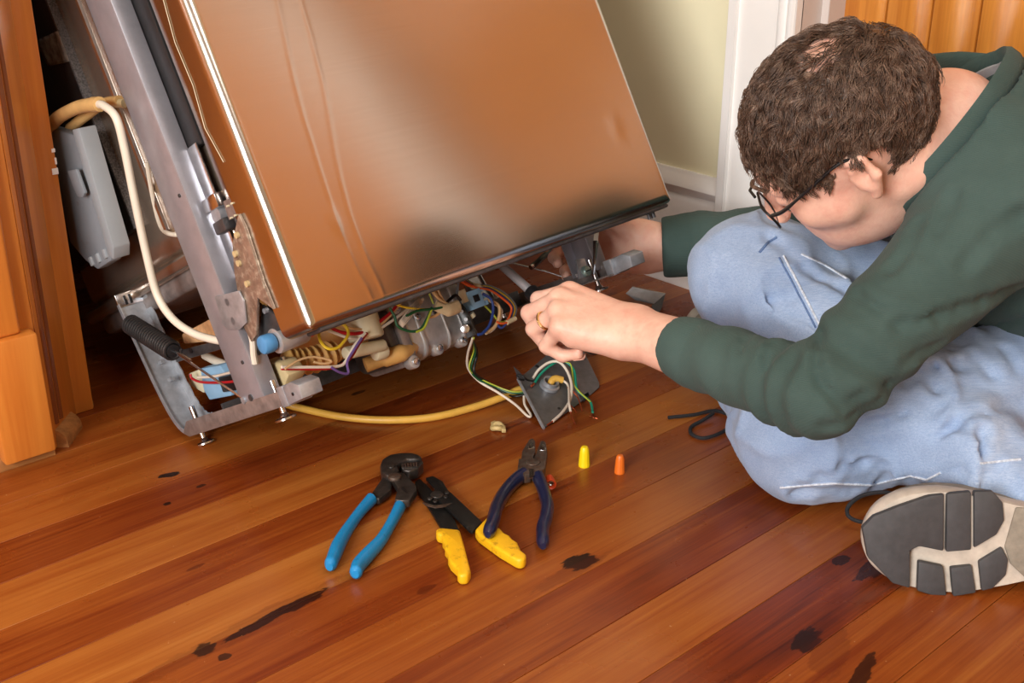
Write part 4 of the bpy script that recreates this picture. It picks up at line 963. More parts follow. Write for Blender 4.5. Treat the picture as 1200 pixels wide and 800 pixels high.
# ---- hair: short wavy brown strands over a thin under-layer
def hair_mat():
    t = NT('brown_hair'); v = t.coords('Position'); n1 = t.noise(v, 90, 3, .6); n2 = t.noise(v, 700, 2, .5)
    f = t.math('ADD', t.math('MULTIPLY', n1, .6), t.math('MULTIPLY', n2, .45))
    c = t.ramp(f, [(.35, srgb(52, 37, 28)), (.52, srgb(92, 70, 56)), (.72, srgb(152, 128, 110))])
    t.set(Base_Color=c, Roughness=.42); t.b.inputs['Specular IOR Level'].default_value = .45; return t.m
M['hair'] = hair_mat()
HB = np.array([0, -.012, .022])           # origin of the hair directions in the head frame
ys = np.array([-.14, -.11, -.05, -.034, -.020, -.008, .004, .012, .022, .034, .05, .072, .09, .12]); zs_ = np.array([-.058, -.056, -.058, -.040, .010, .036, .034, .014, .008, .016, .034, .052, .066, .075])
def rad_surface(D):
    lo_ = np.full(len(D), .03); hi_ = np.full(len(D), .19)
    for _ in range(18):
        mid = (lo_+hi_)/2; ins = head_sdf((HB+D*mid[:, None]).astype(f32)) < 0; lo_ = np.where(ins, mid, lo_); hi_ = np.where(ins, hi_, mid)
    return (lo_+hi_)/2
def hairy(Pl): return (~((np.abs(Pl[:, 0]) > .055) & (np.hypot(Pl[:, 1]+.016, Pl[:, 2]-.002) < .029))) & (Pl[:, 2] > np.interp(Pl[:, 1], ys, zs_)+.004*np.sin(Pl[:, 1]*300))
BALD = np.array([-.012, -.040, .112]); CROWN = np.array([.02, -.085, .085])
nu, nv = 120, 80; th = np.linspace(0, 2*pi, nu, endpoint=False); ph_ = np.linspace(.001, pi*.80, nv)
D = np.array([[sin(p)*cos(a), sin(p)*sin(a), cos(p)] for p in ph_ for a in th]); R_ = np.minimum(rad_surface(D), .118); Pl = HB+D*R_[:, None]
ok = hairy(Pl); V = HB+D*(R_+.0035+.002*np.array([noise.noise(Vector(d*9)) for d in D]))[:, None]
Q = [(i*nu+j_, i*nu+(j_+1) % nu, (i+1)*nu+(j_+1) % nu, (i+1)*nu+j_) for i in range(nv-1) for j_ in range(nu)]
nb = np.linalg.norm(Pl-BALD, axis=1) > .022
Q = np.array([q for q in Q if all(ok[k] and nb[k] for k in q)])[:, ::-1]
uv_, inv = np.unique(Q, return_inverse=True); Vh = V[uv_]; Qh = inv.reshape(Q.shape)
def strands(nc, per, seed):
    g = np.random.default_rng(seed); D = g.normal(size=(nc*4, 3)); D /= np.linalg.norm(D, axis=1)[:, None]; D = D[D[:, 2] > -.75]
    R_ = np.minimum(rad_surface(D), .118); P0 = HB+D*R_[:, None]; k = hairy(P0); k &= ~((np.linalg.norm(P0-BALD, axis=1) < .030) & (g.random(len(P0)) < .62)); P0 = P0[k][:nc]
    C0 = np.repeat(P0, per, 0); m = len(C0); ci = np.repeat(np.arange(len(P0)), per)
    off = g.normal(size=(m, 3))*.0022; p = C0+off
    wv = g.uniform(0, 2*pi, len(P0))[ci]; ln = (g.uniform(.026, .046, len(P0))[ci])*g.uniform(.8, 1.1, m); lift = g.uniform(.004, .0115, len(P0))[ci]
    sd = np.abs(C0[:, 0]) > .055; low = C0[:, 2] < .03; ln = np.where(low, ln*.62, ln); lift = np.where(low, lift*.55, lift); ne_ = (np.abs(C0[:, 0]) > .05) & (np.hypot(C0[:, 1]+.014, C0[:, 2]-.0) < .052); ln = np.where(ne_, ln*.5, ln); lift = np.where(ne_, lift*.6, lift)
    swirl = g.normal(0, .35, len(P0))[ci]; S_ = 8; out = []
    for s in range(S_):
        out.append(p.copy()); u = (p-HB); nrm = u/np.linalg.norm(u, axis=1)[:, None]
        fl = p-CROWN; fl[:, 1] += .02; fl[:, 2] -= .03*(np.abs(p[:, 0]) > .04); fl -= nrm*(fl*nrm).sum(1)[:, None]; fl /= np.maximum(np.linalg.norm(fl, axis=1), 1e-5)[:, None]
        sx_ = np.cross(nrm, fl); a = swirl+.5*np.sin(wv+s*.8); d = fl*np.cos(a)[:, None]+sx_*np.sin(a)[:, None]
        p = p+d*(ln/S_)[:, None]; u = p-HB; r = np.linalg.norm(u, axis=1); n2 = u/r[:, None]
        rs = np.minimum(rad_surface(n2) if s % 3 == 0 else rs_prev, .120); rs_prev = rs
        h = lift*np.sin(min(1.0, (s+1)/S_*1.3)*pi*.62)+.0015+off[:, 0]*.6; p = HB+n2*(rs+h)[:, None]
    P_ = np.stack(out, 1); cen = P_.reshape(len(P0), per, S_, 3).mean(1)[ci]; w = np.linspace(0, .55, S_)[None, :, None]; P_ = P_*(1-w)+cen*w
    return P_
def strand_mesh(P_, r0):
    m, S_, _ = P_.shape; T = np.gradient(P_, axis=1); T /= np.maximum(np.linalg.norm(T, axis=2), 1e-7)[..., None]
    u = P_-HB; u /= np.linalg.norm(u, axis=2)[..., None]; B = np.cross(T, u); B /= np.maximum(np.linalg.norm(B, axis=2), 1e-6)[..., None]; Nn = np.cross(B, T)
    rr2 = (r0*np.array([.8, 1, 1, 1, .95, .85, .6, .15][:S_]))[None, :, None]
    V = np.stack([P_+B*rr2, P_-B*rr2*.5+Nn*rr2*.8, P_-B*rr2*.5-Nn*rr2*.8], 2).reshape(-1, 3)
    base = (np.arange(m)[:, None]*S_+np.arange(S_-1)[None])[..., None]*3; qs = []
    for j_ in range(3):
        k = (j_+1) % 3; qs.append(np.concatenate([base+j_, base+k, base+3+k, base+3+j_], 2).reshape(-1, 4))
    return V, np.concatenate(qs)
sv1, sq1 = strand_mesh(strands(2100, 9, 5), .00040)
HV = np.concatenate([Vh, sv1]); HQ = np.concatenate([Qh, sq1+len(Vh)])
hair = pmesh('hair', HC_+HV@HM.T*HS, HQ, 'hair'); tag(hair, 'short wavy brown hair, thinning at the crown')
# ---- eyebrows and glasses
def hl_(p): return HC_+HM@np.asarray(p, float)*HS
gl = pbuild(MB().tube([hl_((-.013, .112, .006)), hl_((0, .116, .009)), hl_((.013, .112, .006))], .0016, 8), 'eyeglasses', 'black_plastic'); tag(gl, 'thin black-framed eyeglasses')
M['lens'] = (lambda t: (t.set(Base_Color=(.9, .93, .95, 1), Roughness=.05), setattr(t.b.inputs['Transmission Weight'], 'default_value', 1.0), setattr(t.b.inputs['IOR'], 'default_value', 1.05), t.m)[-1])(NT('spectacle_lens'))
for s in (-1, 1):
    c = np.array([s*.037, .106, -.002]); pts = [(c[0]+.026*np.sign(cos(a))*abs(cos(a))**.55, c[1]-.010*(abs(c[0]+.026*cos(a))/.06)**2, c[2]+.016*np.sign(sin(a))*abs(sin(a))**.6) for a in np.linspace(0, 2*pi, 29)]
    pbuild(MB().tube([hl_(p) for p in pts], .0014, 8, False), 'lens_rim', 'black_plastic', gl)
    mb = MB(); mb.add([hl_((p[0], p[1]-.0006, p[2])) for p in pts[:-1]]+[hl_((p[0], p[1]+.0006, p[2])) for p in pts[:-1]], [tuple(range(28)), tuple(range(55, 27, -1))]+[(i, (i+1) % 28, 28+(i+1) % 28, 28+i) for i in range(28)]); pbuild(mb, 'lens', 'lens', gl)
    pbuild(MB().tube(spline([hl_((s*.062, .094, .006)), hl_((s*.071, .075, .010)), hl_((s*.0785, .03, .024)), hl_((s*.082, -.004, .032)), hl_((s*.078, -.020, .022)), hl_((s*.070, -.028, .008))], 6), [.0022]*8+[.0017]*23, 8), 'temple_arm', 'black_plastic', gl)
    pbuild(MB().tube(spline([hl_((s*.012, .100, .026)), hl_((s*.030, .099, .031)), hl_((s*.048, .085, .026))], 6), [.001]+[.0024]*11+[.001], 6), 'eyebrow', 'hair', hair)
# ---- wedding ring on the left ring finger
a, b = LH[2*8//2][0], LH[0][1]
rc = [c for c in LH if c[4] == 3][0]; rp = rc[0]+(rc[1]-rc[0])*.55; rd = N3(rc[1]-rc[0]); ru = N3(np.cross(rd, LT)); rw = np.cross(rd, ru)
pbuild(MB().tube([rp+(ru*cos(t_)+rw*sin(t_))*.0108 for t_ in np.linspace(0, 2*pi, 25)], .0018, 8, False), 'wedding_ring', simple('gold', (.8, .55, .25, 1), .25, 1, .05, 50))
# finger nails
for hc, Zv in ((LH, LZ), (RH, RZ)):
    for g_ in range(1, 6):
        c = [q for q in hc if q[4] == g_][-1]; dr = N3(c[1]-c[0]); 
        tip = c[1]; ax_ = N3(np.cross(dr, LT if hc is LH else RT)) if g_ < 5 else N3(np.cross(dr, Zv)); ax_ = ax_ if np.dot(ax_, (c[0]-hc[0][0])) > 0 else -ax_
        sd_ = np.cross(dr, ax_); mb = MB(); vs = []
        for i in range(5):
            for j_ in range(5): vs.append(tip+dr*(-.006+.012*i/4)+sd_*(-.0055+.011*j_/4)+ax_*(c[3]*1.03-.0022*((j_-2)/2)**2))
        mb.add(vs, [(i*5+j_, i*5+j_+1, (i+1)*5+j_+1, (i+1)*5+j_) for i in range(4) for j_ in range(4)]); o = pbuild(mb, 'fingernail', 'nail' if 'nail' in M else M.setdefault('nail', simple('fingernail', srgb(232, 184, 164), .3, 0, .04, 50)), body); o.modifiers.new('s', 'SOLIDIFY').thickness = .0008

# ---- jeans stitching: seams as raised cords lying on the cloth
from mathutils.bvhtree import BVHTree
JT = BVHTree.FromPolygons([tuple(v) for v in jv], [tuple(int(i) for i in q) for q in jq])
def on_jeans(x, y):
    r = Vector(ray(x, y)).normalized(); h = JT.ray_cast(Vector(CAM), r); return None if h[0] is None else h[0]+h[1]*.0004
def seam(pts, r=.0014, m='denim_stitch', dx_=0, dy_=0):
    d = []
    for i in range(len(pts)-1):
        for k in range(8): u = k/8; d.append((pts[i][0]*(1-u)+pts[i+1][0]*u+dx_, pts[i][1]*(1-u)+pts[i+1][1]*u+dy_))
    P = [on_jeans(*q) for q in d]; P = [p for p in P if p is not None]; Q = [P[0]]
    for p in P[1:]:
        if (p-Q[-1]).length < .03: Q.append(p)
    if len(Q) > 2: return pbuild(MB().tube(spline(Q, 2), r, 6), 'seam', m, jn)
M['denim_stitch'] = simple('pale_denim_seam', srgb(206, 216, 232), .9, 0, .3, 300); M['denim_dark'] = simple('dark_denim_seam', srgb(96, 122, 164), .9, 0, .3, 300)
seam([(918, 300), (930, 322), (942, 345), (954, 368), (962, 384)]); seam([(918, 300), (930, 322), (942, 345), (954, 368), (962, 384)], .0011, 'denim_dark', -5, 2)
seam([(939, 298), (965, 310), (996, 329)]); seam([(890, 296), (900, 284), (912, 277)], .0016, 'denim_dark')
seam([(915, 571), (945, 568), (977, 566), (1020, 568), (1067, 557), (1086, 562), (1105, 552)]); seam([(1148, 543), (1175, 540), (1199, 538)])

# ---- shoes
def shoe_outline(n=40):
    key = [(-.150, .0), (-.146, .022), (-.128, .033), (-.09, .034), (-.045, .031), (-.005, .034), (.04, .045), (.08, .052), (.115, .048), (.138, .034), (.150, .010), (.149, -.012), (.138, -.030), (.112, -.045), (.07, -.051), (.03, -.046), (-.01, -.038), (-.05, -.035), (-.09, -.037), (-.128, -.034), (-.146, -.022)]
    return [(p.x, p.y) for p in spline([(x, y, 0) for x, y in key+[key[0]]], 4)][:-1]
M['sole_white'] = simple('worn_white_midsole', srgb(196, 186, 172), .6, 0, .15, 60, bumpd=.0006)
M['sole_dark'] = simple('charcoal_outsole_rubber', srgb(66, 66, 68), .65, 0, .15, 90, bumpd=.0008, bscale=160)
M['shoe_upper'] = simple('taupe_shoe_upper', srgb(142, 134, 120), .75, 0, .2, 80, bumpd=.001, bscale=300)
M['lace'] = simple('black_shoelace', (.012, .012, .014, 1), .8, 0, .3, 300, bumpd=.0006, bscale=900)
def inset(poly, d):
    c = np.mean(poly, 0); return [tuple(c+(np.array(p)-c)*(1-d/max(np.linalg.norm(np.array(p)-c), 1e-6))) for p in poly]
_pi = [[(1015, 616), (1021, 650), (1043, 680), (1062, 686), (1062, 643), (1072, 638), (1098, 644), (1098, 579), (1082, 581), (1050, 592), (1027, 603)],
       [(1101, 579), (1127, 577), (1128, 643), (1101, 645)], [(1130, 577), (1150, 577), (1161, 590), (1163, 610), (1155, 626), (1131, 641)],
       [(1071, 655), (1098, 661), (1102, 695), (1085, 694), (1070, 689)], [(1106, 663), (1129, 660), (1134, 692), (1109, 696)], [(1136, 656), (1161, 640), (1168, 655), (1166, 672), (1152, 687), (1140, 690)]]
PADS = [[(.05+(1.05 if x > 1040 else 1.10)*(.100-(x-1015)/1180), 1.07*(636-y)/1180) for x, y in p] for p in _pi] + [[(-.148, .008), (-.142, .024), (-.126, .031), (-.096, .032), (-.098, -.034), (-.128, -.032), (-.144, -.020)], [(-.092, .031), (-.062, .029), (-.062, -.033), (-.092, -.034)]]
def make_shoe(name, O_, X_, Y_, Z_, label):
    """O_ middle of the tread, X_ to the toe, Y_ across, Z_ out through the laces"""
    M4 = frame(Vector(O_-POFF), X_, Y_, Z_); ol = shoe_outline(); root = bpy.data.objects.new(name, None); COL.objects.link(root); root.parent = person; root['label'] = label; root.empty_display_size = .03
    root.matrix_local = M4
    rk = [1.0, 1.035, 1.03, 1.0, .97]; zk = [0, .006, .018, .026, .030]; n = len(ol); vs = []
    for s_, z in zip(rk, zk): vs += [(x*s_, y*s_, z+.010*max(0, (x-.07)/.08)**2) for x, y in ol]
    fs = [(i*n+j_, i*n+(j_+1) % n, (i+1)*n+(j_+1) % n, (i+1)*n+j_) for i in range(4) for j_ in range(n)]+[tuple(range(n))[::-1], tuple(range(4*n, 5*n))]
    MB().add(vs, fs).build('midsole', M['sole_white'], root, angle=50)
    for p in PADS:
        q = [(v.x, v.y) for v in spline([(a, b, 0) for a, b in p+[p[0]]], 3)][:-1] if False else p
        MB().prism(q, 'z', -.0045, .004).build('tread_pad', M['sole_dark'], root, bevel=.0018)
    MB().prism([(.018, .012), (.012, .036), (-.05, .031), (-.054, -.034), (.0, -.038), (.016, -.022), (.022, -.004)], 'z', -.0025, .004).build('arch_shank', M['shoe_upper'], root, bevel=.0015)
    # upper: lofted rings from welt to the opening
    vs = []; lv_ = [(.028, .97, .97, 0), (.042, .985, .99, 0), (.058, .90, .90, -.008), (.074, .72, .76, -.028), (.088, .52, .62, -.056), (.100, .42, .56, -.076)]
    for z, sx_, sy_, ox in lv_: vs += [(x*sx_+ox, y*sy_*(1 if x < .03 else 1-.0*z), z*(1 if x < 0.02 else 1-min(.55, (x-.02)*4.2*(z/.1)))) for x, y in ol]
    fs = [(i*n+j_, i*n+(j_+1) % n, (i+1)*n+(j_+1) % n, (i+1)*n+j_) for i in range(len(lv_)-1) for j_ in range(n)]+[tuple(range(n))[::-1], tuple(range((len(lv_)-1)*n, len(lv_)*n))]
    MB().add(vs, fs).build('upper', M['shoe_upper'], root, angle=60)
    for s_ in (-1, 1): MB().prism([(-.10, .034), (-.05, .034), (-.058, .07), (-.09, .075)], 'y', s_*.030, s_*.0395).build('heel_overlay', M['sole_white'], root, bevel=.002); MB().prism([(-.155, .03), (-.10, .034), (-.105, .072), (-.145, .078)], 'y', s_*.024, s_*.0375).build('heel_overlay', M['sole_dark'], root, bevel=.002)
    return root
# right foot: tucked under the left thigh, tread turned to the viewer
rO = px(1112, 636, 1.186)
s1X = N3(-rt*.99-uc*.03+fw*.10); s1Y = N3(-uc*.985+fw*.16); s1Y = N3(s1Y-s1X*np.dot(s1X, s1Y)); s1Z = np.cross(s1X, s1Y)
if np.dot(s1Z, fw) < 0: s1Y = -s1Y; s1Z = np.cross(s1X, s1Y)
rO = rO-s1X*.075
shR = make_shoe('shoe', rO, s1X, s1Y, s1Z, 'right running shoe with its dark grey and white tread facing out')
# left foot: under the right shin, on the far side
l0 = gnd(985, 440, .0); 
l2X = N3(gnd(815, 386)-gnd(960, 430)); l2X[2] = 0; l2X = N3(l2X); l2Z = np.array([0, 0, 1.0]); l2Y = np.cross(l2Z, l2X)
shL = make_shoe('shoe', gnd(812, 392)-l2X*.150+np.array([0, 0, .006]), l2X, l2Y, l2Z, 'left running shoe on the floor, mostly hidden behind the forearm')
def lace(pts, par): 
    mb = MB().tube(spline(pts, 8), .0023, 8); iv = None
    mb.v = [tuple(Vector(np.array(v)-POFF)) for v in mb.v]; o = mb.build('shoelace', M['lace'], person); return o
lace([gnd(885, 470, .012), gnd(862, 486, .004), gnd(838, 481, .003), gnd(812, 486, .003), gnd(783, 489, .003)], shL)
lace([gnd(885, 478, .02), gnd(862, 492, .006), gnd(848, 505, .004), gnd(826, 513, .003), gnd(811, 509, .003), gnd(810, 500, .003), gnd(824, 492, .005), gnd(836, 484, .008)], shL)
lace([px(1062, 588, 1.25), px(1040, 577, 1.27), px(1012, 580, 1.29), px(995, 592, 1.30), px(994, 604, 1.295), px(1008, 611, 1.29), px(1030, 610, 1.275), px(1052, 600, 1.25), px(1058, 586, 1.25)], shR)

# ================================================================== LOOSE THINGS ON THE FLOOR
def c7(x, y, z=0.0): return gnd(360+x/4, 510+y/4, z)
def fprism(pts, z0, z1, f=c7, zr=None):
    """outline on the floor plane, straight sided, from z0 to z1"""
    zr = (z0+z1)/2 if zr is None else zr; P = [f(x, y, zr) for x, y in pts]; return MB().prism([(p[0], p[1]) for p in P], 'z', z0, z1)
def center(root): return None
def thing(name, loc, label, cat, group=None):
    o = empty(name, (float(loc[0]), float(loc[1]), 0.0)); o.matrix_world = Matrix.Translation((float(loc[0]), float(loc[1]), 0.0)); tag(o, label, cat, group); return o
def part(root, mb, name, m, par=None, **kw):
    t = root.matrix_world.translation; mb.v = [(v[0]-t.x, v[1]-t.y, v[2]-t.z) for v in mb.v]; return mb.build(name, M[m] if isinstance(m, str) else m, par or root, **kw)
M['tool_steel'] = simple('oily_tool_steel', (.075, .066, .06, 1), .38, .75, .35, 90, bumpd=.0005, bscale=250)
M['rust_steel'] = simple('rusty_tool_steel', (.13, .10, .08, 1), .45, .6, .4, 120, dirt=srgb(96, 58, 36), dirt_amt=.6, bumpd=.0005)
M['tool_black'] = simple('black_oxide_steel', (.010, .010, .010, 1), .45, .35, .4, 90, dirt=srgb(60, 56, 50), dirt_amt=.15)
M['grip_blue'] = simple('blue_dipped_grip', srgb(24, 134, 196), .38, 0, .08, 60, dirt=srgb(30, 66, 96), dirt_amt=.12)
M['grip_yellow'] = simple('grimy_yellow_grip', srgb(236, 184, 22), .48, 0, .06, 50, dirt=srgb(120, 88, 20), dirt_amt=.35, bumpd=.0004)
M['grip_navy'] = simple('navy_dipped_grip', srgb(26, 32, 62), .28, 0, .15, 60, coat=.3)
# ---- tongue-and-groove pliers with blue grips
t1 = thing('pliers', c7(420, 260), 'tongue-and-groove pliers with bright blue grips lying on the floor', 'pliers')
for pts in ([(104, 618), (128, 560), (150, 508), (190, 440), (245, 362), (300, 300)], [(226, 652), (240, 610), (285, 558), (345, 492), (395, 410), (440, 322)]):
    sp = spline([c7(x, y, .010) for x, y in pts], 7); n = len(sp)
    part(t1, MB().tube(sp, [.0045, .0072, .0085]+[.0082+.001*sin(i*.2) for i in range(n-3)], 12, sq=.8), 'grip', 'grip_blue')
part(t1, fprism([(292, 300), (350, 215), (352, 180), (385, 178), (400, 215), (395, 268), (338, 312)], .004, .013), 'handle_shank', 'tool_steel', bevel=.002)
part(t1, fprism([(410, 318), (448, 322), (480, 322), (515, 270), (510, 248), (455, 190), (400, 185), (395, 215), (425, 262)], .009, .019), 'slotted_arm', 'tool_steel', bevel=.002)
part(t1, fprism([(440, 250), (470, 275), (470, 262), (450, 240)], .0188, .0194), 'slot', 'black_plastic')
part(t1, fprism([(342, 160), (352, 134), (385, 112), (430, 103), (490, 101), (525, 112), (542, 126), (520, 134), (470, 132), (440, 146), (424, 160), (432, 186), (410, 212), (372, 210), (348, 190)], .006, .020), 'upper_jaw', 'tool_steel', bevel=.003)
part(t1, fprism([(440, 152), (468, 146), (510, 150), (542, 138), (546, 152), (520, 178), (482, 190), (446, 186)], .004, .018), 'lower_jaw', 'tool_steel', bevel=.002)
for i in range(6): part(t1, fprism([(442+i*13, 140+i*-1.5), (450+i*13, 139-i*1.5), (452+i*13, 150), (444+i*13, 151)], .017, .0205), 'jaw_tooth', 'bright_steel')
part(t1, MB().cyl(c7(410, 205, .018), Vector(c7(410, 205, .018))+Vector((0, 0, .005)), .0075, 18), 'pivot_bolt', 'rust_steel', bevel=.0012)
part(t1, MB().cyl(c7(395, 155, .018), Vector(c7(395, 155, .018))+Vector((0, 0, .004)), .004, 14), 'rivet', 'tool_steel', bevel=.0008)
# ---- crimping tool with yellow grips
t2 = thing('crimping_tool', c7(640, 360), 'black wire crimping tool with grimy yellow grips lying on the floor', 'crimper')
part(t2, fprism([(555, 205), (590, 196), (635, 222), (660, 262), (702, 300), (820, 412), (775, 458), (762, 452), (640, 330), (580, 290), (600, 250)], .006, .0105), 'blade_arm', 'tool_black', bevel=.001)
part(t2, fprism([(503, 225), (528, 208), (560, 238), (585, 265), (660, 300), (650, 325), (690, 400), (718, 462), (636, 452), (555, 320), (520, 270)], .0015, .006), 'blade_arm', 'tool_black', bevel=.001)
for x, y, r in ((608, 282, .0075), (655, 272, .003), (575, 300, .003), (650, 292, .0025), (600, 312, .0026)):
    part(t2, MB().cyl(c7(x, y, .010), Vector(c7(x, y, .010))+Vector((0, 0, .002)), r, 16), 'rivet' if r < .005 else 'pivot_bolt', 'tool_steel', bevel=.0006)
part(t2, fprism([(540, 315), (600, 330), (680, 318), (650, 334), (600, 340), (555, 328)], .010, .0112), 'crimp_edge', 'rust_steel')
part(t2, fprism([(602, 462), (625, 452), (716, 462), (738, 540), (767, 655), (752, 678), (716, 680), (704, 666), (706, 648), (672, 615), (660, 592), (664, 572), (646, 550), (648, 528), (634, 510), (636, 490), (608, 482)], .0005, .013), 'grip', 'grip_yellow', bevel=.003, seg=3)
part(t2, fprism([(786, 462), (842, 402), (862, 416), (882, 448), (905, 455), (925, 478), (948, 488), (962, 506), (985, 520), (1002, 558), (1028, 578), (1024, 598), (1002, 608), (978, 602), (900, 556), (802, 484)], .0005, .013), 'grip', 'grip_yellow', bevel=.003, seg=3)
# ---- lineman's pliers with navy grips
t3 = thing('pliers', c7(1060, 200), "lineman's pliers with worn steel head and dark navy grips, beside the wire nuts", 'pliers')
part(t3, fprism([(1003, 130), (1008, 92), (1040, 38), (1058, 32), (1068, 44), (1070, 96), (1060, 118), (1062, 160), (1048, 200), (1020, 205), (986, 178), (992, 128)], .005, .017), 'jaw', 'rust_steel', bevel=.0022)
part(t3, fprism([(1076, 92), (1092, 44), (1104, 40), (1118, 48), (1126, 92), (1120, 140), (1116, 170), (1084, 204), (1056, 202), (1048, 172), (1060, 128)], .005, .0165), 'jaw', 'rust_steel', bevel=.0022)
part(t3, fprism([(1090, 70), (1096, 44), (1104, 41), (1116, 48), (1120, 72)], .0162, .0172), 'bright_tip', 'bright_steel', bevel=.0004); part(t3, fprism([(1036, 64), (1044, 40), (1058, 36), (1066, 60)], .0166, .0174), 'bright_tip', 'bright_steel', bevel=.0004)
part(t3, MB().cyl(c7(1058, 128, .0165), Vector(c7(1058, 128, .0165))+Vector((0, 0, .002)), .0085, 18), 'pivot_rivet', 'rust_steel', bevel=.0007)
part(t3, fprism([(1040, 158), (1062, 158), (1058, 200), (1042, 200)], .0165, .0172), 'maker_notch', 'bright_steel')
for pts, zz in (([(1016, 182), (975, 212), (938, 252), (905, 302), (884, 350), (872, 400), (846, 466)], [.010, .010, .0105, .013, .017, .020, .021]), ([(1084, 196), (1098, 230), (1112, 272), (1126, 330), (1118, 390), (1104, 440), (1106, 520)], [.010]*7)):
    sp = spline([c7(x, y, z) for (x, y), z in zip(pts, zz)], 7); n = len(sp)
    part(t3, MB().tube(sp, [.0092]*(n-8)+[.0092, .0090, .0088, .0088, .009, .0088, .0075, .004], 12, sq=.8), 'grip', 'grip_navy')
# ---- wire nuts
def wire_nut(name, base, axis, h, r, col, label, hollow=True):
    t = thing('wire_nut', base, label, 'wire nut', 'twist-on wire nuts on the floor'); t.matrix_world = Matrix.Translation(Vector(base)) @ Vector(axis).to_track_quat('Z', 'Y').to_matrix().to_4x4()
    n = 48; vs = []; prof = [(r*.80, .0008), (r*.96, 0), (r*1.0, .0015), (r*.98, h*.12), (r*.93, h*.3), (r*.82, h*.72), (r*.70, h*.90), (r*.52, h*.98), (.0004, h)]
    inner = [(.0004, h*.6), (r*.35, h*.58), (r*.62, h*.1)]
    allp = inner+prof
    for k, (rr_, z) in enumerate(allp):
        for j_ in range(n):
            a = 2*pi*j_/n; rib = (1-.05*(.5+.5*cos(12*a))) if k >= 6 and k <= 9 else 1; vs.append((rr_*rib*cos(a), rr_*rib*sin(a), z))
    MB().add(vs, [(i*n+j_, i*n+(j_+1) % n, (i+1)*n+(j_+1) % n, (i+1)*n+j_) for i in range(len(allp)-1) for j_ in range(n)]).build('shell', col, t, angle=50)
    sp = [(r*.45*cos(a), r*.45*sin(a), h*.12+h*.4*a/30) for a in np.linspace(0, 30, 90)]
    MB().tube(sp, .0005, 5).build('spring_coil', M['bright_steel'], t); return t
M['nut_y'] = simple('yellow_nut', srgb(244, 214, 20), .42, 0, .04, 60); M['nut_o'] = simple('orange_nut', srgb(226, 112, 34), .42, 0, .04, 60); M['nut_r'] = simple('red_orange_nut', srgb(214, 76, 34), .42, 0, .04, 60)
wire_nut('wire_nut', gnd(684.5, 545.5), (0, 0, 1), .0262, .0071, M['nut_y'], 'yellow wire nut standing upright, the largest of the three')
wire_nut('wire_nut', gnd(726, 553.5), (0, 0, 1), .0238, .0064, M['nut_o'], 'orange wire nut standing upright at the right of the yellow one')
wire_nut('wire_nut', gnd(646, 568, .0065), gnd(642, 553, .0045)-gnd(646, 568, .0065), .021, .0062, M['nut_r'], 'red-orange wire nut lying on its side against the navy pliers')
# ---- small tan clip and black plug
cl = thing('plastic_clip', gnd(583, 500), 'small tan plastic clip with a hole lying near the cable', 'clip'); M['tan_clip'] = simple('tan_clip', srgb(196, 172, 116), .5, 0, .15, 120)
c = gnd(583, 500, .004); pts = [Vector(c)+Vector((.0065*cos(a), .0065*sin(a), .0015*sin(2*a))) for a in np.linspace(0, 2*pi, 25)]
part(cl, MB().tube(pts, .0033, 8, False), 'ring', M['tan_clip']); part(cl, fprism([(575, 496), (580, 494), (584, 498), (577, 501)], .0008, .006, gnd), 'tab', M['tan_clip'], bevel=.001); part(cl, fprism([(586, 499), (592, 500), (593, 505), (588, 505)], .0008, .006, gnd), 'tab', M['tan_clip'], bevel=.001)
pg = thing('rubber_plug', gnd(720, 414), 'small black rubber plug on the floor below the hands', 'plug'); c = gnd(720, 416)
part(pg, MB().lathe([(.0005, 0), (.0048, .0002), (.0052, .002), (.0045, .006), (.0005, .0068)], 14, Matrix.Translation(c)), 'body', 'black_rubber'); part(pg, MB().lathe([(.0005, 0), (.0062, .0), (.0062, .0014), (.0005, .0014)], 14, Matrix.Translation(c)), 'flange', 'black_rubber')

# ---- junction-box cover plate with cable clamp and loose wire ends
def c5(x, y, z=0.0): return gnd(570+x/7.27, 400+y/7.27, z)
jb = thing('junction_box_cover', c5(600, 500), 'bent grey sheet-metal junction box cover with a cable clamp and loose wires', 'box cover')
M['box_steel'] = simple('dull_grey_box_steel', (.22, .225, .235, 1), .42, .75, .18, 70, bumpd=.0003, bscale=160)
def sheet(pts3, name, m, th=.0012, par=None):
    n = len(pts3); P = [np.asarray(p, float) for p in pts3]; nr = N3(np.cross(P[1]-P[0], P[-1]-P[0])); nr = nr if nr[2] > 0 else -nr
    mb = MB(); mb.add(P+[p-nr*th for p in P], [tuple(range(n)), tuple(range(2*n-1, n-1, -1))]+[(i, (i+1) % n, n+(i+1) % n, n+i) for i in range(n)]); return part(jb, mb, name, m, par, bevel=.0004, seg=1), nr
A3 = [c5(488, 738, .002), c5(270, 322, .028)]; P_o = A3[0]
# plane of the main plate through three picked corners; all its outline lies in that plane
pB = c5(820, 500, .003); nA = N3(np.cross(A3[1]-A3[0], pB-A3[0])); nA = nA if nA[2] > 0 else -nA
def onA(x, y): return onplane(570+x/7.27, 400+y/7.27, P_o, nA)
plate, _ = sheet([onA(x, y) for x, y in ((488, 738), (270, 322), (548, 84), (566, 74), (606, 82), (826, 500), (600, 664))], 'plate', 'box_steel')
b0, b1 = onA(606, 82), onA(826, 500); pC = c5(960, 370, .003); nB = N3(np.cross(b1-b0, pC-b0)); nB = nB if nB[2] > 0 else -nB
def onB(x, y): return onplane(570+x/7.27, 400+y/7.27, b0, nB)
wing, _ = sheet([onB(x, y) for x, y in ((606, 82), (650, 60), (662, 92), (690, 76), (712, 58), (706, 8), (812, 44), (826, 70), (960, 346), (962, 390), (905, 440), (880, 458), (868, 430), (800, 470), (826, 500))], 'wing', 'box_steel')
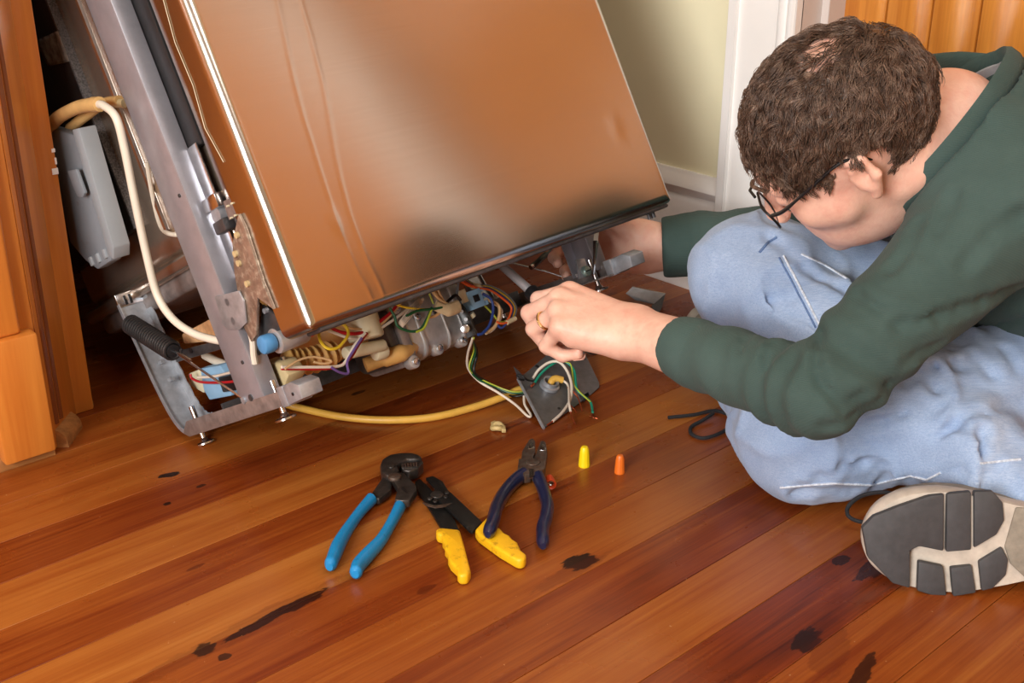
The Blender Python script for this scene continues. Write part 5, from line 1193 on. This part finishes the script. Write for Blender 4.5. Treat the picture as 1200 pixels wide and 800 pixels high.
fa, fb = onA(488, 738), onA(270, 322); part(jb, MB().tube([fa, fb], .0022, 8), 'folded_edge', 'galv'); part(jb, MB().tube([b0, b1], .0016, 8), 'fold_ridge', 'box_steel')
sheet([onA(270, 322)+nA*.0015, c5(228, 205, .040), onA(318, 318)+nA*.004, onA(330, 340)+nA*.002], 'ear', 'dark_steel', .001)
for x, y in ((562, 98),): part(jb, MB().lathe([(.0004, .0012), (.0016, .0008), (.002, 0)], 10, Matrix.Translation(onA(x, y)) @ Vector(nA).to_track_quat('Z', 'Y').to_matrix().to_4x4()), 'dimple', 'bright_steel')
for x, y, on, nn_ in ((432, 212, onA, nA), (618, 570, onA, nA), (832, 150, onB, nB)):
    c = on(x, y); mm = Matrix.Translation(Vector(c+nn_*.0002)) @ Vector(nn_).to_track_quat('Z', 'Y').to_matrix().to_4x4(); part(jb, MB().cyl((0, 0, -.0004), (0, 0, .0004), .0021 if y != 212 else .0028, 12, M=mm), 'hole', 'black_plastic')
cc_ = onA(535, 385); mm = Matrix.Translation(Vector(cc_)) @ Vector(nA).to_track_quat('Z', 'Y').to_matrix().to_4x4()
clp = part(jb, MB().add([(r*cos(2*pi*j_/24), r*sin(2*pi*j_/24), z) for r, z in ((.0135, 0), (.0135, .004), (.011, .005), (.011, .010), (.0088, .010), (.0085, 0)) for j_ in range(24)], [(i*24+j_, i*24+(j_+1) % 24, (i+1)*24+(j_+1) % 24, (i+1)*24+j_) for i in range(5) for j_ in range(24)], mm), 'cable_clamp', 'galv')
# power cable: from under the dishwasher, behind the plate and out through the clamp
cab_pts = [gnd(330, 472, .012), gnd(352, 478, .006), gnd(400, 488, .005), (gnd(452, 492, .005)), gnd(505, 489, .005), gnd(555, 477, .006), gnd(592, 464, .010), gnd(612, 456, .014), cc_-nA*.012]
cable = part(jb, MB().tube(spline(cab_pts, 10), .0050, 12), 'power_cable', 'w_cable', label='yellow-jacketed power cable')
part(jb, MB().tube(spline([cc_-nA*.012, cc_+nA*.002, onA(560, 368)+nA*.010, onA(632, 378)+nA*.010], 6), .0048, 12), 'cable_end', 'w_cable')
def jw(pts, c, r=.0016, name='wire'): return part(jb, MB().tube(spline(pts, 8), r, 8), name, c)
jw([onA(395, 318)+nA*.001, onA(430, 290)+nA*.010, onA(500, 270)+nA*.018, onA(575, 282)+nA*.022, onA(640, 330)+nA*.020, onA(690, 410)+nA*.016, onA(705, 490)+nA*.012, onA(690, 560)+nA*.009, onA(630, 640)+nA*.006, onA(560, 694)+nA*.003], 'w_white', .0019)
jw([onA(560, 694)+nA*.003, onA(514, 722)+nA*.002], 'w_copper', .0011, 'bare_copper')
jw([onA(410, 362)+nA*.003, onA(440, 325)+nA*.007, onA(500, 290)+nA*.014, onA(585, 258)+nA*.018, onA(660, 275)+nA*.018, onA(720, 330)+nA*.016, c5(770, 400, .018), c5(820, 455, .012), c5(880, 505, .008), c5(900, 560, .005), c5(905, 605, .004)], 'w_teal', .0017)
jw([onA(640, 268)+nA*.0190, onA(690, 296)+nA*.0185, c5(745, 360, .0215), c5(790, 424, .0168), c5(850, 482, .0115), c5(886, 512, .0096)], 'w_yg', .0010)
for q in ([(905, 605), (900, 630), (920, 650), (948, 656)], [(903, 600), (890, 625), (905, 645), (935, 650)], [(905, 605), (882, 636)]): jw([c5(x, y, .003) for x, y in q], 'w_copper', .0006, 'bare_copper')
jw([onA(400, 372)+nA*.003, onA(385, 390)+nA*.002, onA(376, 385)+nA*.003], 'w_copper', .0016, 'bare_copper')
for q, zz in (([(690, 392), (730, 420), (775, 470), (795, 520), (815, 592)], (.02, .018, .012, .008, .002)), ([(700, 530), (722, 550), (748, 575), (766, 604)], (.014, .010, .006, .003)), ([(716, 590), (725, 630), (740, 670), (752, 702)], (.010, .006, .004, .002))): jw([c5(x, y, z) for (x, y), z in zip(q, zz)], 'w_copper', .0009, 'bare_copper')
jw([onA(632, 378)+nA*.010, onA(680, 430)+nA*.010, c5(705, 520, .016), c5(717, 595, .010)], 'w_white', .0016)
jw([c5(318, 330, .032), c5(280, 320, .036), c5(262, 290, .040), c5(300, 290, .040), c5(345, 325, .034), c5(400, 335, .026)], 'w_black', .0014)
# leads that hang from the terminal strip under the machine to the plate
tb = dwld(dy(554, 396, -.235))
jw([tb, gnd(548, 416, .075), gnd(549, 432, .05), gnd(562, 447, .03), gnd(584, 460, .02), gnd(604, 474, .010), gnd(618, 487, .004), gnd(622, 486, .004), gnd(615, 474, .008), gnd(614, 464, .014)], 'w_white', .0017)
jw([tb, gnd(557, 412, .078), gnd(552, 432, .052), gnd(560, 444, .035), gnd(580, 453, .022), gnd(598, 460, .016), gnd(614, 460, .016)], 'w_green', .0016)
jw([tb+np.array((0, -.002, .001)), gnd(555, 411, .080), gnd(550, 431, .055), gnd(560, 442, .037), gnd(581, 452, .024), gnd(599, 458.5, .018), gnd(614, 459, .017)], 'w_yg', .0010)
jw([tb, gnd(559, 414, .074), gnd(556, 436, .05), gnd(572, 448, .026), gnd(592, 461, .014), gnd(604, 464, .010), gnd(616, 462, .014)], 'w_black', .0016)

# ---- folded metal tray by the wall
ty = thing('metal_bracket', gnd(755, 350), 'small folded galvanised sheet-metal bracket on the floor by the wall', 'bracket')
def tsheet(pts, name, th=.001):
    P = [np.asarray(p, float) for p in pts]; n = len(P); nr = N3(np.cross(P[1]-P[0], P[-1]-P[0])); mb = MB(); mb.add(P+[p-nr*th for p in P], [tuple(range(n)), tuple(range(2*n-1, n-1, -1))]+[(i, (i+1) % n, n+(i+1) % n, n+i) for i in range(n)]); return part(ty, mb, name, 'box_steel')
tsheet([gnd(733, 344, .016), gnd(741, 336, .020), gnd(780, 344, .018), gnd(776, 352, .004), gnd(766, 356, .002), gnd(745, 352, .004)], 'tray'); tsheet([gnd(776, 352, .004), gnd(780, 344, .018), gnd(775, 362, .006), gnd(768, 372, .001), gnd(764, 358, .002)], 'end_flange')
part(ty, MB().tube([gnd(741, 336, .020), gnd(780, 344, .018)], .0012, 6), 'folded_rim', 'bright_steel')

M['shaft_steel'] = simple('satin_shaft_steel', (.42, .42, .44, 1), .3, .6, .1, 60)
# ---- nut driver held in the left hand
pf = LWR+LX*.088-LZ*.034+LT*.012; b = px(584, 307, 1.50); hdv = N3(pf-b); a = pf-hdv*.072; nd = empty('nut_driver'); nd.matrix_world = Matrix.Translation(Vector(a)); tag(nd, 'steel-shafted nut driver with a black handle gripped in the left hand', 'nut driver')
part(nd, MB().cyl(b, a, .0056, 16), 'shaft', 'shaft_steel', bevel=.0008); part(nd, MB().cyl(a-hdv*.004, a+hdv*.018, .0095, 18), 'collar', 'black_plastic', bevel=.0015)
sp = [a+hdv*s_ for s_ in np.linspace(.018, .125, 20)]; part(nd, MB().tube(sp, [.0085]*3+[.0105]*14+[.0095, .008, .004], 12), 'handle', 'black_plastic'); part(nd, MB().cyl(b-hdv*.001, b+hdv*.001, .0042, 6), 'socket', 'black_plastic')
